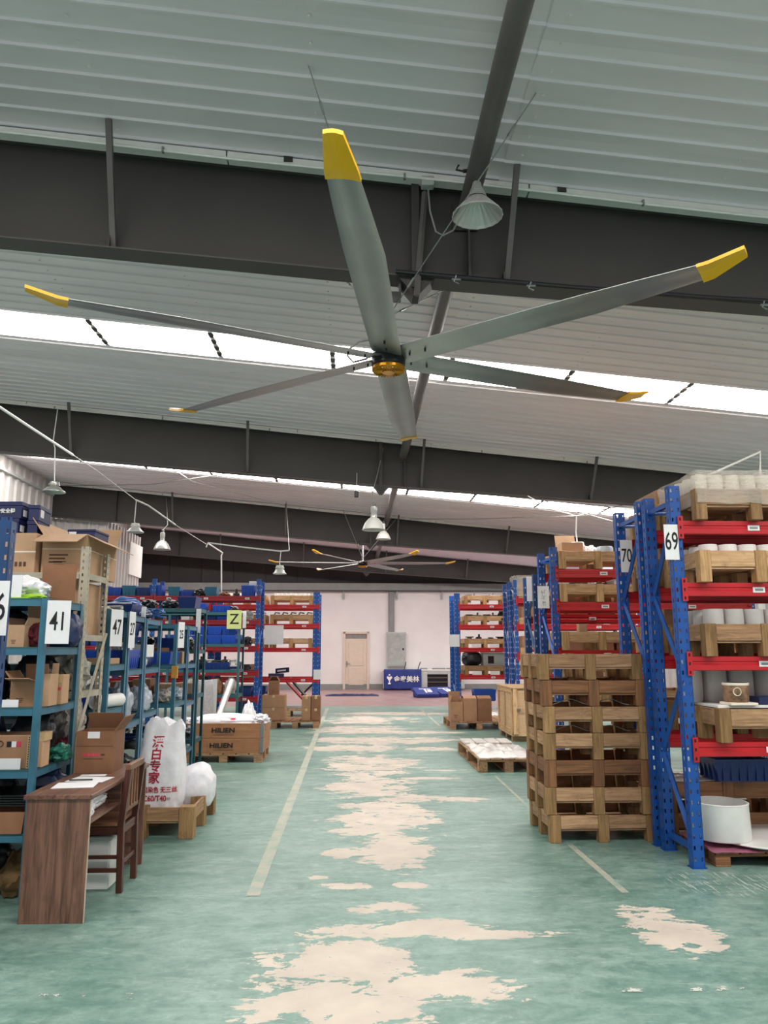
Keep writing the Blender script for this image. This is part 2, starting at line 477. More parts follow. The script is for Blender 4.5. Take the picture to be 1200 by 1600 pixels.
def clad(name, p0, p1, z0, z1fn, m, pitch=.2, depth=.03, side=1):
    """vertical-ribbed sheet wall from p0 to p1 (x,y)"""
    def fn(bm):
        d = Vector((p1[0] - p0[0], p1[1] - p0[1])); L = d.length; d.normalize(); nrm = Vector((-d.y, d.x)) * side
        pts = []; n = int(L / pitch)
        for k in range(n):
            a = k * L / n; q = L / n
            pts += [(a, 0), (a + q * .42, 0), (a + q * .5, depth), (a + q * .8, depth), (a + q * .9, 0)]
        pts.append((L, 0))
        lo, hi = [], []
        for a, h in pts:
            x, y = p0[0] + d.x * a + nrm.x * h, p0[1] + d.y * a + nrm.y * h
            lo.append(bm.verts.new((x, y, z0))); hi.append(bm.verts.new((x, y, z1fn(x))))
        for k in range(len(pts) - 1):
            bm.faces.new([lo[k], lo[k + 1], hi[k + 1], hi[k]])
    return struct(mesh(name, fn, m))
wl = clad('wall_left', (XL, YN), (XL, YE), 0, lambda x: rz_(x), M_CLAD, .42, .05, -1)
struct(mesh('trim_1', lambda bm: addbox(bm, XL, XL + .12, YN, 21.2, 5.68, 5.74), M_GREYL))
# return wall behind the third rafter, then a receding sheet wall
clad('wall_left_return', (XL, 21.55), (-6.9, 21.55), 0, lambda x: 5.1, M_CLAD, .2, .04, -1)
clad('wall_left_recess', (-6.9, 21.55), (-6.9, 24.8), 0, lambda x: 5.05, M_CLAD, .28, .05, -1)
pn = bx('white_wall_board', None, -6.88, -6.80, 23.5, 24.85, 3.75, 4.75, M_WHITE, .005); struct(pn)
wr = clad('wall_right', (XR, YN), (XR, 22.6), 0, lambda x: rz_(x), M_CLAD, .42, .05, 1)
wr2 = clad('wall_right', (XR, 28.4), (XR, YE), 0, lambda x: rz_(x), M_CLAD, .42, .05, 1)  # unseen gap before this stretch, added to let daylight into the far end
zt = zz(923, YE)
we = sempty('wall_end')
mesh('plaster_face', lambda bm: addbox(bm, XL, XR, YE, YE + .15, 0, zt), M_WALL, we)
mesh('tie_beam', lambda bm: addbox(bm, XL, XR, YE - .18, YE, zt, zz(912, YE)), M_GREY, we)
mesh('beam_lip', lambda bm: addbox(bm, XL, XR, YE - .2, YE, zt - .03, zt), M_BEAM, we)
mesh('light_stop_backing', lambda bm: addbox(bm, XL, XR, YE + .03, YE + .08, zz(912, YE), 6.2), M_DARKCL, we)  # added to stop daylight showing through the gaps between the panels
for k in range(14):
    a = XL + k * (XR - XL) / 14
    mesh('dark_panel', lambda bm: addbox(bm, a + .008, a + (XR - XL) / 14 - .008, YE - .02, YE + .03, zz(912, YE), 6.2), M_DARKCL, we)
bk = struct(mesh('baseboard_end', lambda bm: addbox(bm, XL, XR, YE - .03, YE, 0, .2), M_GREY))
# bracket stubs and a downpipe-like trunking on the end wall
Yw = YE - .02
for px in (537, 620, 690):
    t_ = thing('wall_bracket', {537: 'small grey angle bracket high on the end wall above the door', 620: 'small grey angle bracket high on the end wall beside the grey trunking',
               690: 'small grey angle bracket high on the end wall above the grey counter'}[px], 'bracket', (xx(px, Yw, 923), Yw, zt - .35))
    bx('plate', t_, -.04, .04, -.03, 0, 0, .32, M_GREYL, .004)
    mesh('arm', lambda bm: addtube(bm, [(0, -.02, .05), (-.0, -.25, .3)], .02, 6), M_GREYL, t_)
c0, c1 = xx(607, Yw, 960), xx(616, Yw, 960)
tr = thing('cable_trunking', 'vertical grey cable trunking running down the end wall to the cabinet', 'trunking', ((c0 + c1) / 2, YE, 0))
bx('duct', tr, -(c1 - c0) / 2, (c1 - c0) / 2, -.12, 0, zz(990, YE), zt - .03, M_GREY, .008)
bx('cover_strip', tr, -(c1 - c0) / 2 + .03, (c1 - c0) / 2 - .03, -.14, -.12, zz(990, YE), zt - .06, M_GREY, .004)
cb = thing('electrical_cabinet', 'flat grey electrical cabinet on the end wall beside the door', 'cabinet', (xx(619, YE), YE, zz(1041, YE)))
w_, h_ = (xx(634, YE) - xx(604, YE)) / 2, zz(988, YE) - zz(1041, YE)
bx('body', cb, -w_, w_, -.2, 0, 0, h_, M_GREYL, .01)
d_ = bx('door', cb, -w_ + .04, w_ - .04, -.225, -.2, .04, h_ - .04, mat('cabinet_door', 'a7aaa8', .5), .006)
bx('handle', d_, w_ - .14, w_ - .09, -.03, -.012, -.04, .05, M_BLACK, .004)
# the door
dx0, dx1 = xx(536, YE), xx(577, YE); dz = zz(987, YE) * 1.0
dr = sempty('door_1'); dr.location = ((dx0 + dx1) / 2, YE, 0); hw = (dx1 - dx0) / 2
bx('door_frame', dr, -hw, -hw + .09, -.06, .02, 0, dz, M_DOORF, .006)
bx('door_frame', dr, hw - .09, hw, -.06, .02, 0, dz, M_DOORF, .006)
bx('door_frame', dr, -hw, hw, -.06, .02, dz - .09, dz, M_DOORF, .006)
lf = bx('door_leaf', dr, -hw + .09, hw - .09, -.03, .0, .01, dz - .27, M_DOOR, .004)
bx('transom_panel', dr, -hw + .09, hw - .09, -.02, .0, dz - .27, dz - .09, mat('transom_grey', '8b8582', .5), .004)
for (z0, z1) in ((-.8, -.15), (-.08, .8)):
    bx('moulding', lf, -hw + .22, hw - .22, -.028, -.012, z0, z1, M_DOOR, .01)
bx('lock_plate', lf, -hw + .13, -hw + .17, -.035, -.014, -.12, .1, M_STEEL, .003)
mesh('lever', lambda bm: addtube(bm, [(-hw + .15, -.03, .02), (-hw + .15, -.07, .02), (-hw + .29, -.07, .02)], .012, 6), M_STEEL, lf)

# painted floor lines
def strip(bm, pts, w):
    for (a, b) in zip(pts, pts[1:]):
        a, b = Vector(a), Vector(b); d = (b - a).normalized(); s = Vector((-d.y, d.x)) * w / 2
        v = [bm.verts.new((p.x, p.y, .002)) for p in (a - s, a + s, b + s, b - s)]
        bm.faces.new(v)
struct(mesh('floor_line', lambda bm: strip(bm, [(-.61, 5.12), (-.62, 9), (-.65, 14.6), (-.66, 20.5)], .085), M_LINE))
def worn_line():
    m, t, b = nt('broken_line_paint')
    v = coords(t, 'Object', (1, 1, 1), False)
    a = ramp(t, noise_(t, v, 4, 8, .8), [(.55, 0.0), (.58, 1.0)])
    b.inputs['Base Color'].default_value = srgb('c6cbc2'); b.inputs['Roughness'].default_value = .6
    t.links.new(a, b.inputs['Alpha'])
    return m
M_WORN = worn_line()
struct(mesh('floor_line', lambda bm: [strip(bm, [(-2.6, 3.76), (-.95, 3.74)], .06), strip(bm, [(.62, 3.73), (4.0, 3.67)], .05)], M_WORN))
struct(mesh('floor_line', lambda bm: strip(bm, [(1.715, 5.09), (1.70, 6.3)], .05), M_LINE))
struct(mesh('floor_line', lambda bm: strip(bm, [(1.70, 7.2), (1.72, 9.6)], .03), M_LINE))
struct(mesh('floor_line', lambda bm: strip(bm, [(1.73, 15.6), (1.74, 20.6)], .05), M_LINE))

# ------------------------------------------------------------------ roof steel
def zbot(x): return 4.40 - (.083 if x < .4 else .065) * (x - .4)
for i, Y in enumerate(FR):
    rb = sempty('roof_beam'); rb.location = (0, Y, 0)
    def web(bm):
        xs = [XL + .05, -4, .4, 4, XR]
        for a, b in zip(xs, xs[1:]):
            v = [bm.verts.new((x, y, z)) for x, z in ((a, zbot(a)), (b, zbot(b)), (b, rz_(b) - .045), (a, rz_(a) - .045)) for y in (-.006, .006)]
            bm.faces.new([v[0], v[2], v[4], v[6]]); bm.faces.new([v[7], v[5], v[3], v[1]])
    mesh('web', web, M_BEAM, rb, key='web')
    def flange(bm, f, t, w):
        xs = [XL + .05, -4, .4, 4, XR]
        for a, b in zip(xs, xs[1:]):
            za, zb = f(a), f(b)
            v = [bm.verts.new(p) for p in ((a, -w, za), (b, -w, zb), (b, w, zb), (a, w, za), (a, -w, za + t), (b, -w, zb + t), (b, w, zb + t), (a, w, za + t))]
            for q in ((3, 2, 1, 0), (4, 5, 6, 7), (0, 1, 5, 4), (2, 3, 7, 6)): bm.faces.new([v[k] for k in q])
    mesh('bottom_flange', lambda bm: flange(bm, lambda x: zbot(x) - .012, .012, .10), M_BEAMF, rb, key='bf')
    mesh('top_flange', lambda bm: flange(bm, lambda x: rz_(x) - .045, .012, .09), M_BEAMF, rb, key='tf')
    for sx in (.47, .90, -6.6):
        def pl(bm):
            addbox(bm, sx - .008, sx + .008, -.095, .095, zbot(sx), rz_(sx) - .05)
            if sx == .47: addbox(bm, sx - .03, sx + .03, -.11, -.095, zbot(sx) - .10, rz_(sx) - .05)
        mesh('stiffener', pl, M_BEAM, rb)
    if True:
        def vee(bm):
            z = zbot(.47)
            v = [bm.verts.new((x, y, zq)) for y in (-.09, .09) for x, zq in ((.33, z), (.63, z - .01), (.50, z - .15), (.45, z - .15))]
            bm.faces.new(v[:4][::-1]); bm.faces.new(v[4:])
            for k in range(4): bm.faces.new([v[k], v[(k + 1) % 4], v[4 + (k + 1) % 4], v[4 + k]])
        mesh('splice_gusset', vee, M_BEAM, rb)
    for px in (-5.0, -1.88, 1.23, 4.3, 7.4):
        def brace(bm):
            a = Vector((px, -.42, rz_(px) - .02)); b = Vector((px - .03, -.03, zbot(px) + .03))
            d = (b - a).normalized(); s = Vector((1, 0, 0)); q = d.cross(s) * .02
            w = s * .022
            v = [bm.verts.new(p) for e in (a, b) for p in (e - w - q, e + w - q, e + w + q, e - w + q)]
            bm.faces.new(v[:4][::-1]); bm.faces.new(v[4:])
            for k in range(4): bm.faces.new([v[k], v[(k + 1) % 4], v[4 + (k + 1) % 4], v[4 + k]])
        mesh('fly_brace', brace, M_PIPE, rb)
        bx('brace_cleat', rb, px - .06, px - .045, -.09, -.01, zbot(px), zbot(px) + .1, M_BEAM)
# round tie pipe from frame to frame
YS = [-3.2] + FR
for a, b in zip(YS, YS[1:]):
    zt_, xt_ = 4.95, .88
    p = struct(mesh('tie_pipe', lambda bm: addtube(bm, [(xt_, a + .02, zt_), (xt_, b - .02, zt_)], .073, 16), M_PIPE, sm=True))
    mesh('end_plate', lambda bm: addbox(bm, xt_ - .1, xt_ + .1, b - .035, b - .02, zt_ - .12, zt_ + .12), M_BEAM, p)
def flatstrip(bm, xs, ya, yb, za, zb):
    for a, b in zip(xs, xs[1:]):
        b -= .012
        v = [bm.verts.new(p) for p in ((a, ya, rz_(a) + za), (b, ya, rz_(b) + za), (b, yb, rz_(b) + za), (a, yb, rz_(a) + za), (a, ya, rz_(a) + zb), (b, ya, rz_(b) + zb), (b, yb, rz_(b) + zb), (a, yb, rz_(a) + zb))]
        for f in ((3, 2, 1, 0), (4, 5, 6, 7), (0, 1, 5, 4), (1, 2, 6, 5), (2, 3, 7, 6), (3, 0, 4, 7)): bm.faces.new([v[q] for q in f])
# closing strip + conduit along the near rafters
for i, Y in enumerate(FR[:3]):
    cd = tube('beam_conduit', [(x, Y - .20, rz_(x) - .085 + .008 * math.sin(x * 1.7)) for x in [XL + .3 + k * .8 for k in range(22)]], .012, M_WHITEP, n=6)
    tag(cd, ['thin white conduit clipped along the top of the nearest rafter', 'thin white conduit along the top of the second rafter', 'thin white conduit along the top of the third rafter'][i], 'conduit')
    for k in range(9):
        x = XL + 1.2 + k * 1.9
        bx('clip', cd, x - .008, x + .008, Y - .216, Y - .185, rz_(x) - .105, rz_(x) - .06, M_GREY)
    struct(mesh('trim_%d' % (i + 2), lambda bm: flatstrip(bm, [XL + .2 + k * 2.4 for k in range(8)], Y - .19, Y - .09, -.075, -.022), M_WHITEP))
for k, (px, py) in enumerate(((451, 260), (876, 310))):
    p = at(px, py, FR[0] - .15)
    o = bx('purlin_cleat', None, p.x - .035, p.x + .035, FR[0] - .2, FR[0] - .12, rz_(p.x) - .06, rz_(p.x) - .012, M_BEAM); struct(o)
# black hose along the bottom flange of the nearest rafter
hs = tube('black_hose', [at(x, y, FR[0] - .14) for x, y in ((618, 424), (660, 428), (720, 433), (800, 440), (900, 449), (1000, 456), (1100, 464), (1200, 470), (1330, 482))], .017, M_BLACK)
tag(hs, 'black hose running along the bottom edge of the nearest rafter', 'hose')
for k, (px, py) in enumerate(((713, 440), (830, 450), (1195, 480))):
    p = at(px, py, FR[0] - .16)
    def hook(bm):
        addtube(bm, [(p.x, p.y + .05, p.z + .07), (p.x, p.y, p.z + .05), (p.x - .02, p.y, p.z), (p.x + .02, p.y, p.z - .02)], .006, 5)
        addtube(bm, [(p.x - .035, p.y, p.z + .02), (p.x + .035, p.y, p.z + .02)], .009, 5)
    tag(mesh('beam_clamp', hook, M_STEEL), ['small wire clamp on the nearest rafter beside the fan hanger', 'small wire clamp on the nearest rafter below the square brace', 'small wire clamp on the nearest rafter at the right edge of the picture'][k], 'clamp')
# diagonal bracing rods below the roof sheets
def roofpt(px, py, drop=.12):
    d = _r * ((px - 600) / F) - _u * ((py - 800) / F) + _f
    tt = (H0 - drop - EYE.z) / (d.z + SL * d.x)
    return EYE + d * tt
rods = [(((190, 680), (300, 752), (445, 790)), 'bracing rod crossing under the roof behind the second rafter, sloping right'),
        (((100, 759), (235, 757), (375, 737)), 'bracing rod crossing under the roof behind the second rafter, rising right'),
        (((800, 766), (905, 800), (985, 822)), 'bracing rod under the roof left of the tall blue rack, sloping down right'),
        (((640, 811), (740, 811), (900, 806), (1000, 783)), 'bracing rod under the roof right of the tie pipe, rising right')]
for pts, lb in rods:
    tag(tube('bracing_rod', [roofpt(*p) for p in pts], .011, M_GREYL if 'sloping right' in lb else M_CABLE, n=6), lb, 'rod')

# ------------------------------------------------------------------ fans
def make_fan(loc, th0, label, group=None):
    t_ = thing('ceiling_fan', label, 'fan', loc, 0)
    def blade(bm, z=0):
        st = [(.12, .115, -.125), (1.62, .125, -.125), (2.05, .09, -.115), (2.34, .065, -.105)]
        prev = None
        for r, l, q in st:
            beta = -R(13 - 5 * r / 2.4)
            row = []
            for s in range(7):
                v = q + (l - q) * s / 6
                th = .012 * math.sin(math.pi * s / 6)
                row.append((r, v * math.cos(beta), v * math.sin(beta) + th + r * .006))
            top = [bm.verts.new(p) for p in row]; bot = [bm.verts.new((p[0], p[1], p[2] - .014 * (1 if 0 < s < 6 else .25))) for s, p in enumerate(row)]
            ring = top + bot[::-1]
            if prev:
                for k in range(len(ring)): bm.faces.new([prev[k], prev[(k + 1) % len(ring)], ring[(k + 1) % len(ring)], ring[k]])
            else: bm.faces.new(ring[::-1])
            prev = ring
        bm.faces.new(prev)
    def cap(bm):
        pr_ = None
        for r, l, q, up in ((2.335, .070, -.11, 0), (2.40, .065, -.106, .004), (2.60, .018, -.078, .055)):
            beta = -R(8)
            row = []
            for s in range(5):
                v = q + (l - q) * s / 4
                row.append((r, v * math.cos(beta), v * math.sin(beta) + .010 * math.sin(math.pi * s / 4) + r * .006 + up))
            top = [bm.verts.new((p[0], p[1], p[2] + .004)) for p in row]; bot = [bm.verts.new((p[0], p[1], p[2] - .018)) for p in row]
            ring = top + bot[::-1]
            if pr_:
                for k in range(len(ring)): bm.faces.new([pr_[k], pr_[(k + 1) % len(ring)], ring[(k + 1) % len(ring)], ring[k]])
            else: bm.faces.new(ring[::-1])
            pr_ = ring
        bm.faces.new(pr_)
    for k in range(6):
        a = th0 + k * math.pi / 3
        b = mesh('blade', blade, M_ALU, t_, (0, 0, 0), (0, 0, a), key='blade', sm=True)
        mesh('blade_tip', cap, M_YEL, b, key='bladetip', sm=False)['label'] = 'yellow upturned blade tip'
        for r in (.2, .34):
            mesh('bolt', lambda bm: addlathe(bm, [(.008, -.022), (.008, .018)], 6, True, True), M_BLACK, b, (r, 0, 0), key='fanbolt')
    mesh('motor_ring', lambda bm: addlathe(bm, [(.10, .055), (.128, .05), (.132, .03), (.128, .02)], 28, True, True), M_CHROME, t_, key='fr', sm=True)
    mesh('motor_body', lambda bm: addlathe(bm, [(.128, .03), (.133, .0), (.133, -.06), (.12, -.075)], 28, True, True), M_BLACK, t_, key='fb', sm=True)
    def grille(bm):
        addlathe(bm, [(.122, -.07), (.131, -.08), (.131, -.1), (.118, -.11), (.05, -.112)], 32, True, True)
        for k in range(28):
            a = 2 * math.pi * k / 28
            addtube(bm, [(.062 * math.cos(a), .062 * math.sin(a), -.113), (.118 * math.cos(a), .118 * math.sin(a), -.113)], .0045, 4)
        addlathe(bm, [(.05, -.111), (.05, -.12), (.035, -.122)], 20, True, True)
    mesh('motor_cover', grille, M_GOLD, t_, key='fg')['label'] = 'gold ribbed motor cover'
    mesh('down_rod', lambda bm: addtube(bm, [(0, 0, .04), (0, 0, .52)], .028, 12), M_CHROME, t_, key='fd', sm=True)
    mesh('mounting_bracket', lambda bm: (addbox(bm, -.09, .09, -.07, .07, .5, .53), addbox(bm, -.10, -.085, -.07, .07, .5, .67), addbox(bm, .085, .10, -.07, .07, .5, .67)), M_BLACK, t_, key='fm')
    return t_
make_fan((.26, 5.72, 3.752), -1.702, 'big six-blade ceiling fan with yellow tips in the foreground')
make_fan((.245, 21.32, 3.87), R(2), 'distant six-blade ceiling fan near the end wall')
def wire(pts, label, m=None, r=.0045, cat='wire'):
    return tag(tube('guy_wire', pts, r, m or M_STEEL, n=5), label, cat)
HUB = Vector((.26, 5.72, 4.1))
w1 = [(roofpt(482, 102, .02), HUB, 'guy wire from the roof behind the raised fan blade to the fan rod'),
      (roofpt(838, 145, .02), HUB, 'guy wire from the roof right of the tie pipe to the fan rod'),
      (roofpt(536, 436, .3), HUB, 'short guy wire left of the near fan hub'),
      (roofpt(724, 438, .3), HUB, 'short guy wire right of the near fan hub')]
for a, b, lb in w1:
    w = wire([a, b], lb)
    mm = [a.lerp(b, .12), a.lerp(b, .8)]
    for q in mm:
        mesh('turnbuckle', lambda bm: addtube(bm, [q, q + (b - a).normalized() * .09], .010, 6), M_STEEL, w)
for a, lb in ((at(536, 797, 20.9), 'left guy wire of the distant fan'), (at(618, 812, 20.9), 'right guy wire of the distant fan')):
    wire([a, Vector((.245, 21.3, 4.0))], lb, r=.008)
cbp = [at(x, y, 5.75) for x, y in ((592, 527), (570, 530), (553, 537), (548, 540))]
tag(tube('fan_cable', [at(590, 528, 5.8), at(560, 534, 5.8), at(545, 546, 5.8), at(543, 556, 5.8), at(552, 566, 5.8), at(575, 560, 5.8)], .009, M_CABLE), 'grey cable looping beside the near fan hub', 'cable')

# ------------------------------------------------------------------ lamps
def bell(t_, r, m, mi):
    mesh('shade', lambda bm: addlathe(bm, [(.05, .20), (r * .45, .185), (r * .75, .12), (r * .95, .04), (r, 0), (r + .012, -.004), (r + .01, -.012), (r - .01, -.006), (r * .93, .03), (r * .72, .11), (r * .42, .17), (.04, .18)], 28), m, t_, sm=True)
    mesh('socket_housing', lambda bm: addlathe(bm, [(.04, .40), (.055, .39), (.06, .3), (.05, .28), (.055, .2), (.06, .18)], 16, True, True), mi, t_, sm=True)
    mesh('bulb', lambda bm: addlathe(bm, [(.02, .17), (.045, .13), (.05, .09), (.03, .05)], 12, True, True), M_WHITE, t_, sm=True)
    mesh('hook', lambda bm: addtube(bm, [(0, 0, .40), (.03, 0, .43), (0, 0, .47), (-.02, 0, .44)], .008, 5), M_STEEL, t_)
def flat(t_, r, m):
    mesh('shade', lambda bm: addlathe(bm, [(.05, .085), (.09, .08), (r * .8, .025), (r, .0), (r, -.012), (r * .8, .005), (.08, .03)], 24), m, t_, sm=True)
    mesh('heat_sink', lambda bm: (addlathe(bm, [(.02, .17), (.075, .165), (.085, .13), (.07, .085)], 20, True, True), addlathe(bm, [(.095, .12), (.095, .105)], 20, True, True)), m, t_, sm=True)
    mesh('diffuser', lambda bm: addlathe(bm, [(.08, .02), (.01, .018)], 16, False, True), M_WHITE, t_)
def lamp(px, py, Y, kind, r, label, hang, m=None):
    p = at(px, py, Y)
    t_ = thing('pendant_lamp', label, 'lamp', p)
    if kind == 'bell': bell(t_, r, m or M_LAMP, M_LAMPG)
    else: flat(t_, r, m or M_LAMP)
    top = .44 if kind == 'bell' else .16
    if hang:
        pts = [Vector(q) - p for q in hang]
        tube('suspension_cord', [(0, 0, top)] + pts, .009 if kind == 'flat' else .007, M_WHITEP if kind == 'flat' else M_CABLE, t_, 6)
    return t_
# near highbay with open aluminium reflector, below the pipe
p = at(746, 336, 5.1)
hb = thing('pendant_lamp', 'large open high-bay lamp with ribbed aluminium reflector beside the near fan', 'lamp', p)
def refl(bm):
    n = 40
    pr_ = [(.065, .13), (.09, .105), (.135, .055), (.172, .012), (.183, 0), (.185, -.008), (.178, -.008), (.168, .008), (.13, .05), (.085, .098), (.06, .12)]
    rings = []
    for j, (r, z) in enumerate(pr_):
        rings.append([bm.verts.new(((r + (.002 if k % 2 else -.002)) * math.cos(2 * math.pi * k / n), (r + (.002 if k % 2 else -.002)) * math.sin(2 * math.pi * k / n), z)) for k in range(n)])
    for a, b in zip(rings, rings[1:]):
        for k in range(n): bm.faces.new([a[k], a[(k + 1) % n], b[(k + 1) % n], b[k]])
mesh('reflector', refl, M_REFL, hb)
mesh('heat_sink', lambda bm: [addlathe(bm, [(.07 - .008 * k, .135 + .02 * k), (.07 - .008 * k, .146 + .02 * k)], 24, True, True) for k in range(5)] + [addlathe(bm, [(.05, .13), (.03, .26)], 16, True, True)], M_LAMPG, hb, sm=False)
mesh('led_lens', lambda bm: addlathe(bm, [(.06, .115), (.02, .11)], 20, True, True), M_WHITE, hb)
mesh('mounting_arm', lambda bm: addtube(bm, [(0, 0, .25), (0, .0, .34), (.0, .05, .42)], .014, 8), M_STEEL, hb)
mesh('cable_tie', lambda bm: (addtube(bm, [(-.02, 0, .27), (.05, .0, .33), (.1, .0, .42), (.06, 0, .36), (.09, 0, .37)], .006, 5), addtube(bm, [(-.01, 0, .3), (-.05, 0, .34), (.02, 0, .36)], .006, 5)), M_YEL, hb)['label'] = 'yellow-green tie wire'
mesh('connector', lambda bm: (addtube(bm, [(-.02, 0, .36), (-.1, 0, .35)], .014, 6), addtube(bm, [(-.1, 0, .35), (-.15, 0, .36), (-.13, 0, .40)], .008, 5)), M_BLACK, hb)
jb = at(668, 284, FR[0] - .16)
j_ = thing('junction_box', 'small grey junction box at the top of the nearest rafter', 'box', jb)
bx('box', j_, -.05, .05, -.04, .04, -.05, .03, M_GREYL, .006)
mesh('cable', lambda bm: addtube(bm, [Vector(at(x, y, FR[0] - .25)) - jb for x, y in ((669, 296), (672, 330), (681, 362), (692, 368), (708, 360), (716, 345))], .007, 6), M_CABLE, j_, sm=True)
hp = at(664, 300, FR[0] - .13); hq = at(651, 462, FR[0] - .13)
hg = struct(mesh('beam_hanger', lambda bm: addtube(bm, [hp, hq], .024, 4), M_PIPE))

b2 = FR[1]
lamp(84, 768, 12.9, 'flat', .19, 'flat grey pendant lamp hanging beside the left wall', [at(86, 700, 13.0), at(83, 690, 13.2), at(90, 640, 13.3)], M_LAMPG)
lamp(211, 831, 15.0, 'flat', .17, 'white pendant lamp on a short white drop over the left shelves', [at(210, 815, 15.0), at(213, 782, 15.0)])
lamp(253, 858, 18.2, 'bell', .19, 'grey bell lamp hanging by a thin wire above the left racks', [at(256, 827, 18.2), at(262, 820, 18.3), at(260, 778, 21.29)], M_LAMPG)
lamp(437, 896, 16.0, 'flat', .14, 'small white pendant lamp hanging left of the distant fan', [at(437, 880, 16.0), at(439, 861, 16.0)])
lamp(584, 827, 12.9, 'bell', .19, 'pale bell lamp below the second rafter, nearer of the two bells', [at(583, 790, 12.9), at(582, 770, 13.0), at(590, 740, 13.3), at(599, 700, 13.49)])
lamp(599, 842, 19.6, 'bell', .185, 'pale bell lamp just behind the nearer bell, above the distant fan', [at(604, 822, 19.6), at(612, 808, 20.9)])
lamp(903, 868, 9.35, 'flat', .09, 'small white lamp tilted against the carton on the top pallet', [at(902, 850, 9.35), at(900, 830, 9.35), at(901, 806, 9.35)], M_WHITE)
p = at(557, 772, 13.2)
sp = thing('hanging_sensor', 'small black box hanging on a wire from the second rafter', 'sensor', p)
bx('housing', sp, -.035, .035, -.03, .03, -.06, .05, M_BLACK, .01)
mesh('wire', lambda bm: addtube(bm, [(0, 0, .04), (-.02, 0, .09), (.005, 0, .13), (.005, 0, .38)], .006, 5), M_STEEL, sp)
# white lighting conduits slung across the hall
def cond(pts, label, r=.016):
    return tag(tube('lighting_conduit', pts, r, M_WHITEP, n=6), label, 'conduit')
cond([at(-30, 617, 8), at(60, 676, 9.2), at(114, 711, 10)], 'white conduit slanting down past the left wall lamp')
cond([at(114, 711, 10), at(150, 734, 11.5), at(212, 781, 15)], 'thin white wire continuing down to the short white lamp drop', .006)
cond([at(212, 781, 15), at(232, 790, 15.4), at(274, 820, 16)], 'white conduit running down right from the short lamp drop')
cond([at(274, 820, 16), at(322, 850, 16.5)], 'thin wire joining the two white conduits above the left racks', .006)
cond([at(322, 855, 16.5), at(325, 848, 16.5), at(380, 855, 16.3), at(437, 861, 16), at(452, 860, 16)], 'level white conduit carrying the small lamp left of the distant fan')
cond([at(325, 849, 16.6), at(348, 864, 17), at(346, 868, 17), at(346, 905, 17), at(346, 938, 17)], 'white conduit dropping to the blue-framed racks on the left')
wire([at(452, 860, 16), at(447, 780, 20.9)], 'thin stay wire holding the level white conduit', r=.008)
cond([at(825, 775, 11.5), at(860, 795, 10.5), at(901, 806, 9.35), at(950, 802, 9.2), at(1000, 792, 9.0)], 'white conduit meeting the cord of the small right-hand lamp', .007)
cond([at(1095, 762, 6.1), at(1108, 742, 6.1), at(1188, 706, 6.1), at(1188, 745, 6.1)], 'white conduit bent over the film-wrapped pallet at top right', .010)

# ------------------------------------------------------------------ pallet racks
def upright_mesh(bm, h, w=.085, d=.07):
    # front face toward -Y with two rows of slots, side faces with one row
    t = .004; pitch = .075; n = int(h / pitch)
    for s in (-1, 1):
        x0 = s * w / 2 - (t if s > 0 else 0)
        for k in range(n + 1):
            z = k * pitch; z1 = min(z + pitch * .6, h)
            addbox(bm, x0, x0 + t, 0, d, z, z1)
            if z + pitch <= h:
                addbox(bm, x0, x0 + t, 0, d * .42, z1, z + pitch); addbox(bm, x0, x0 + t, d * .66, d, z1, z + pitch)
    c = [(-w / 2, -w * .36), (-w * .20, w * .20), (w * .36, w / 2)]
    for a, b in c: addbox(bm, a, b, 0, t, 0, h)
    for k in range(n + 1):
        z = k * pitch; z1 = min(z + pitch * .62, h)
        addbox(bm, -w * .36, -w * .20, 0, t, z, z1); addbox(bm, w * .20, w * .36, 0, t, z, z1)
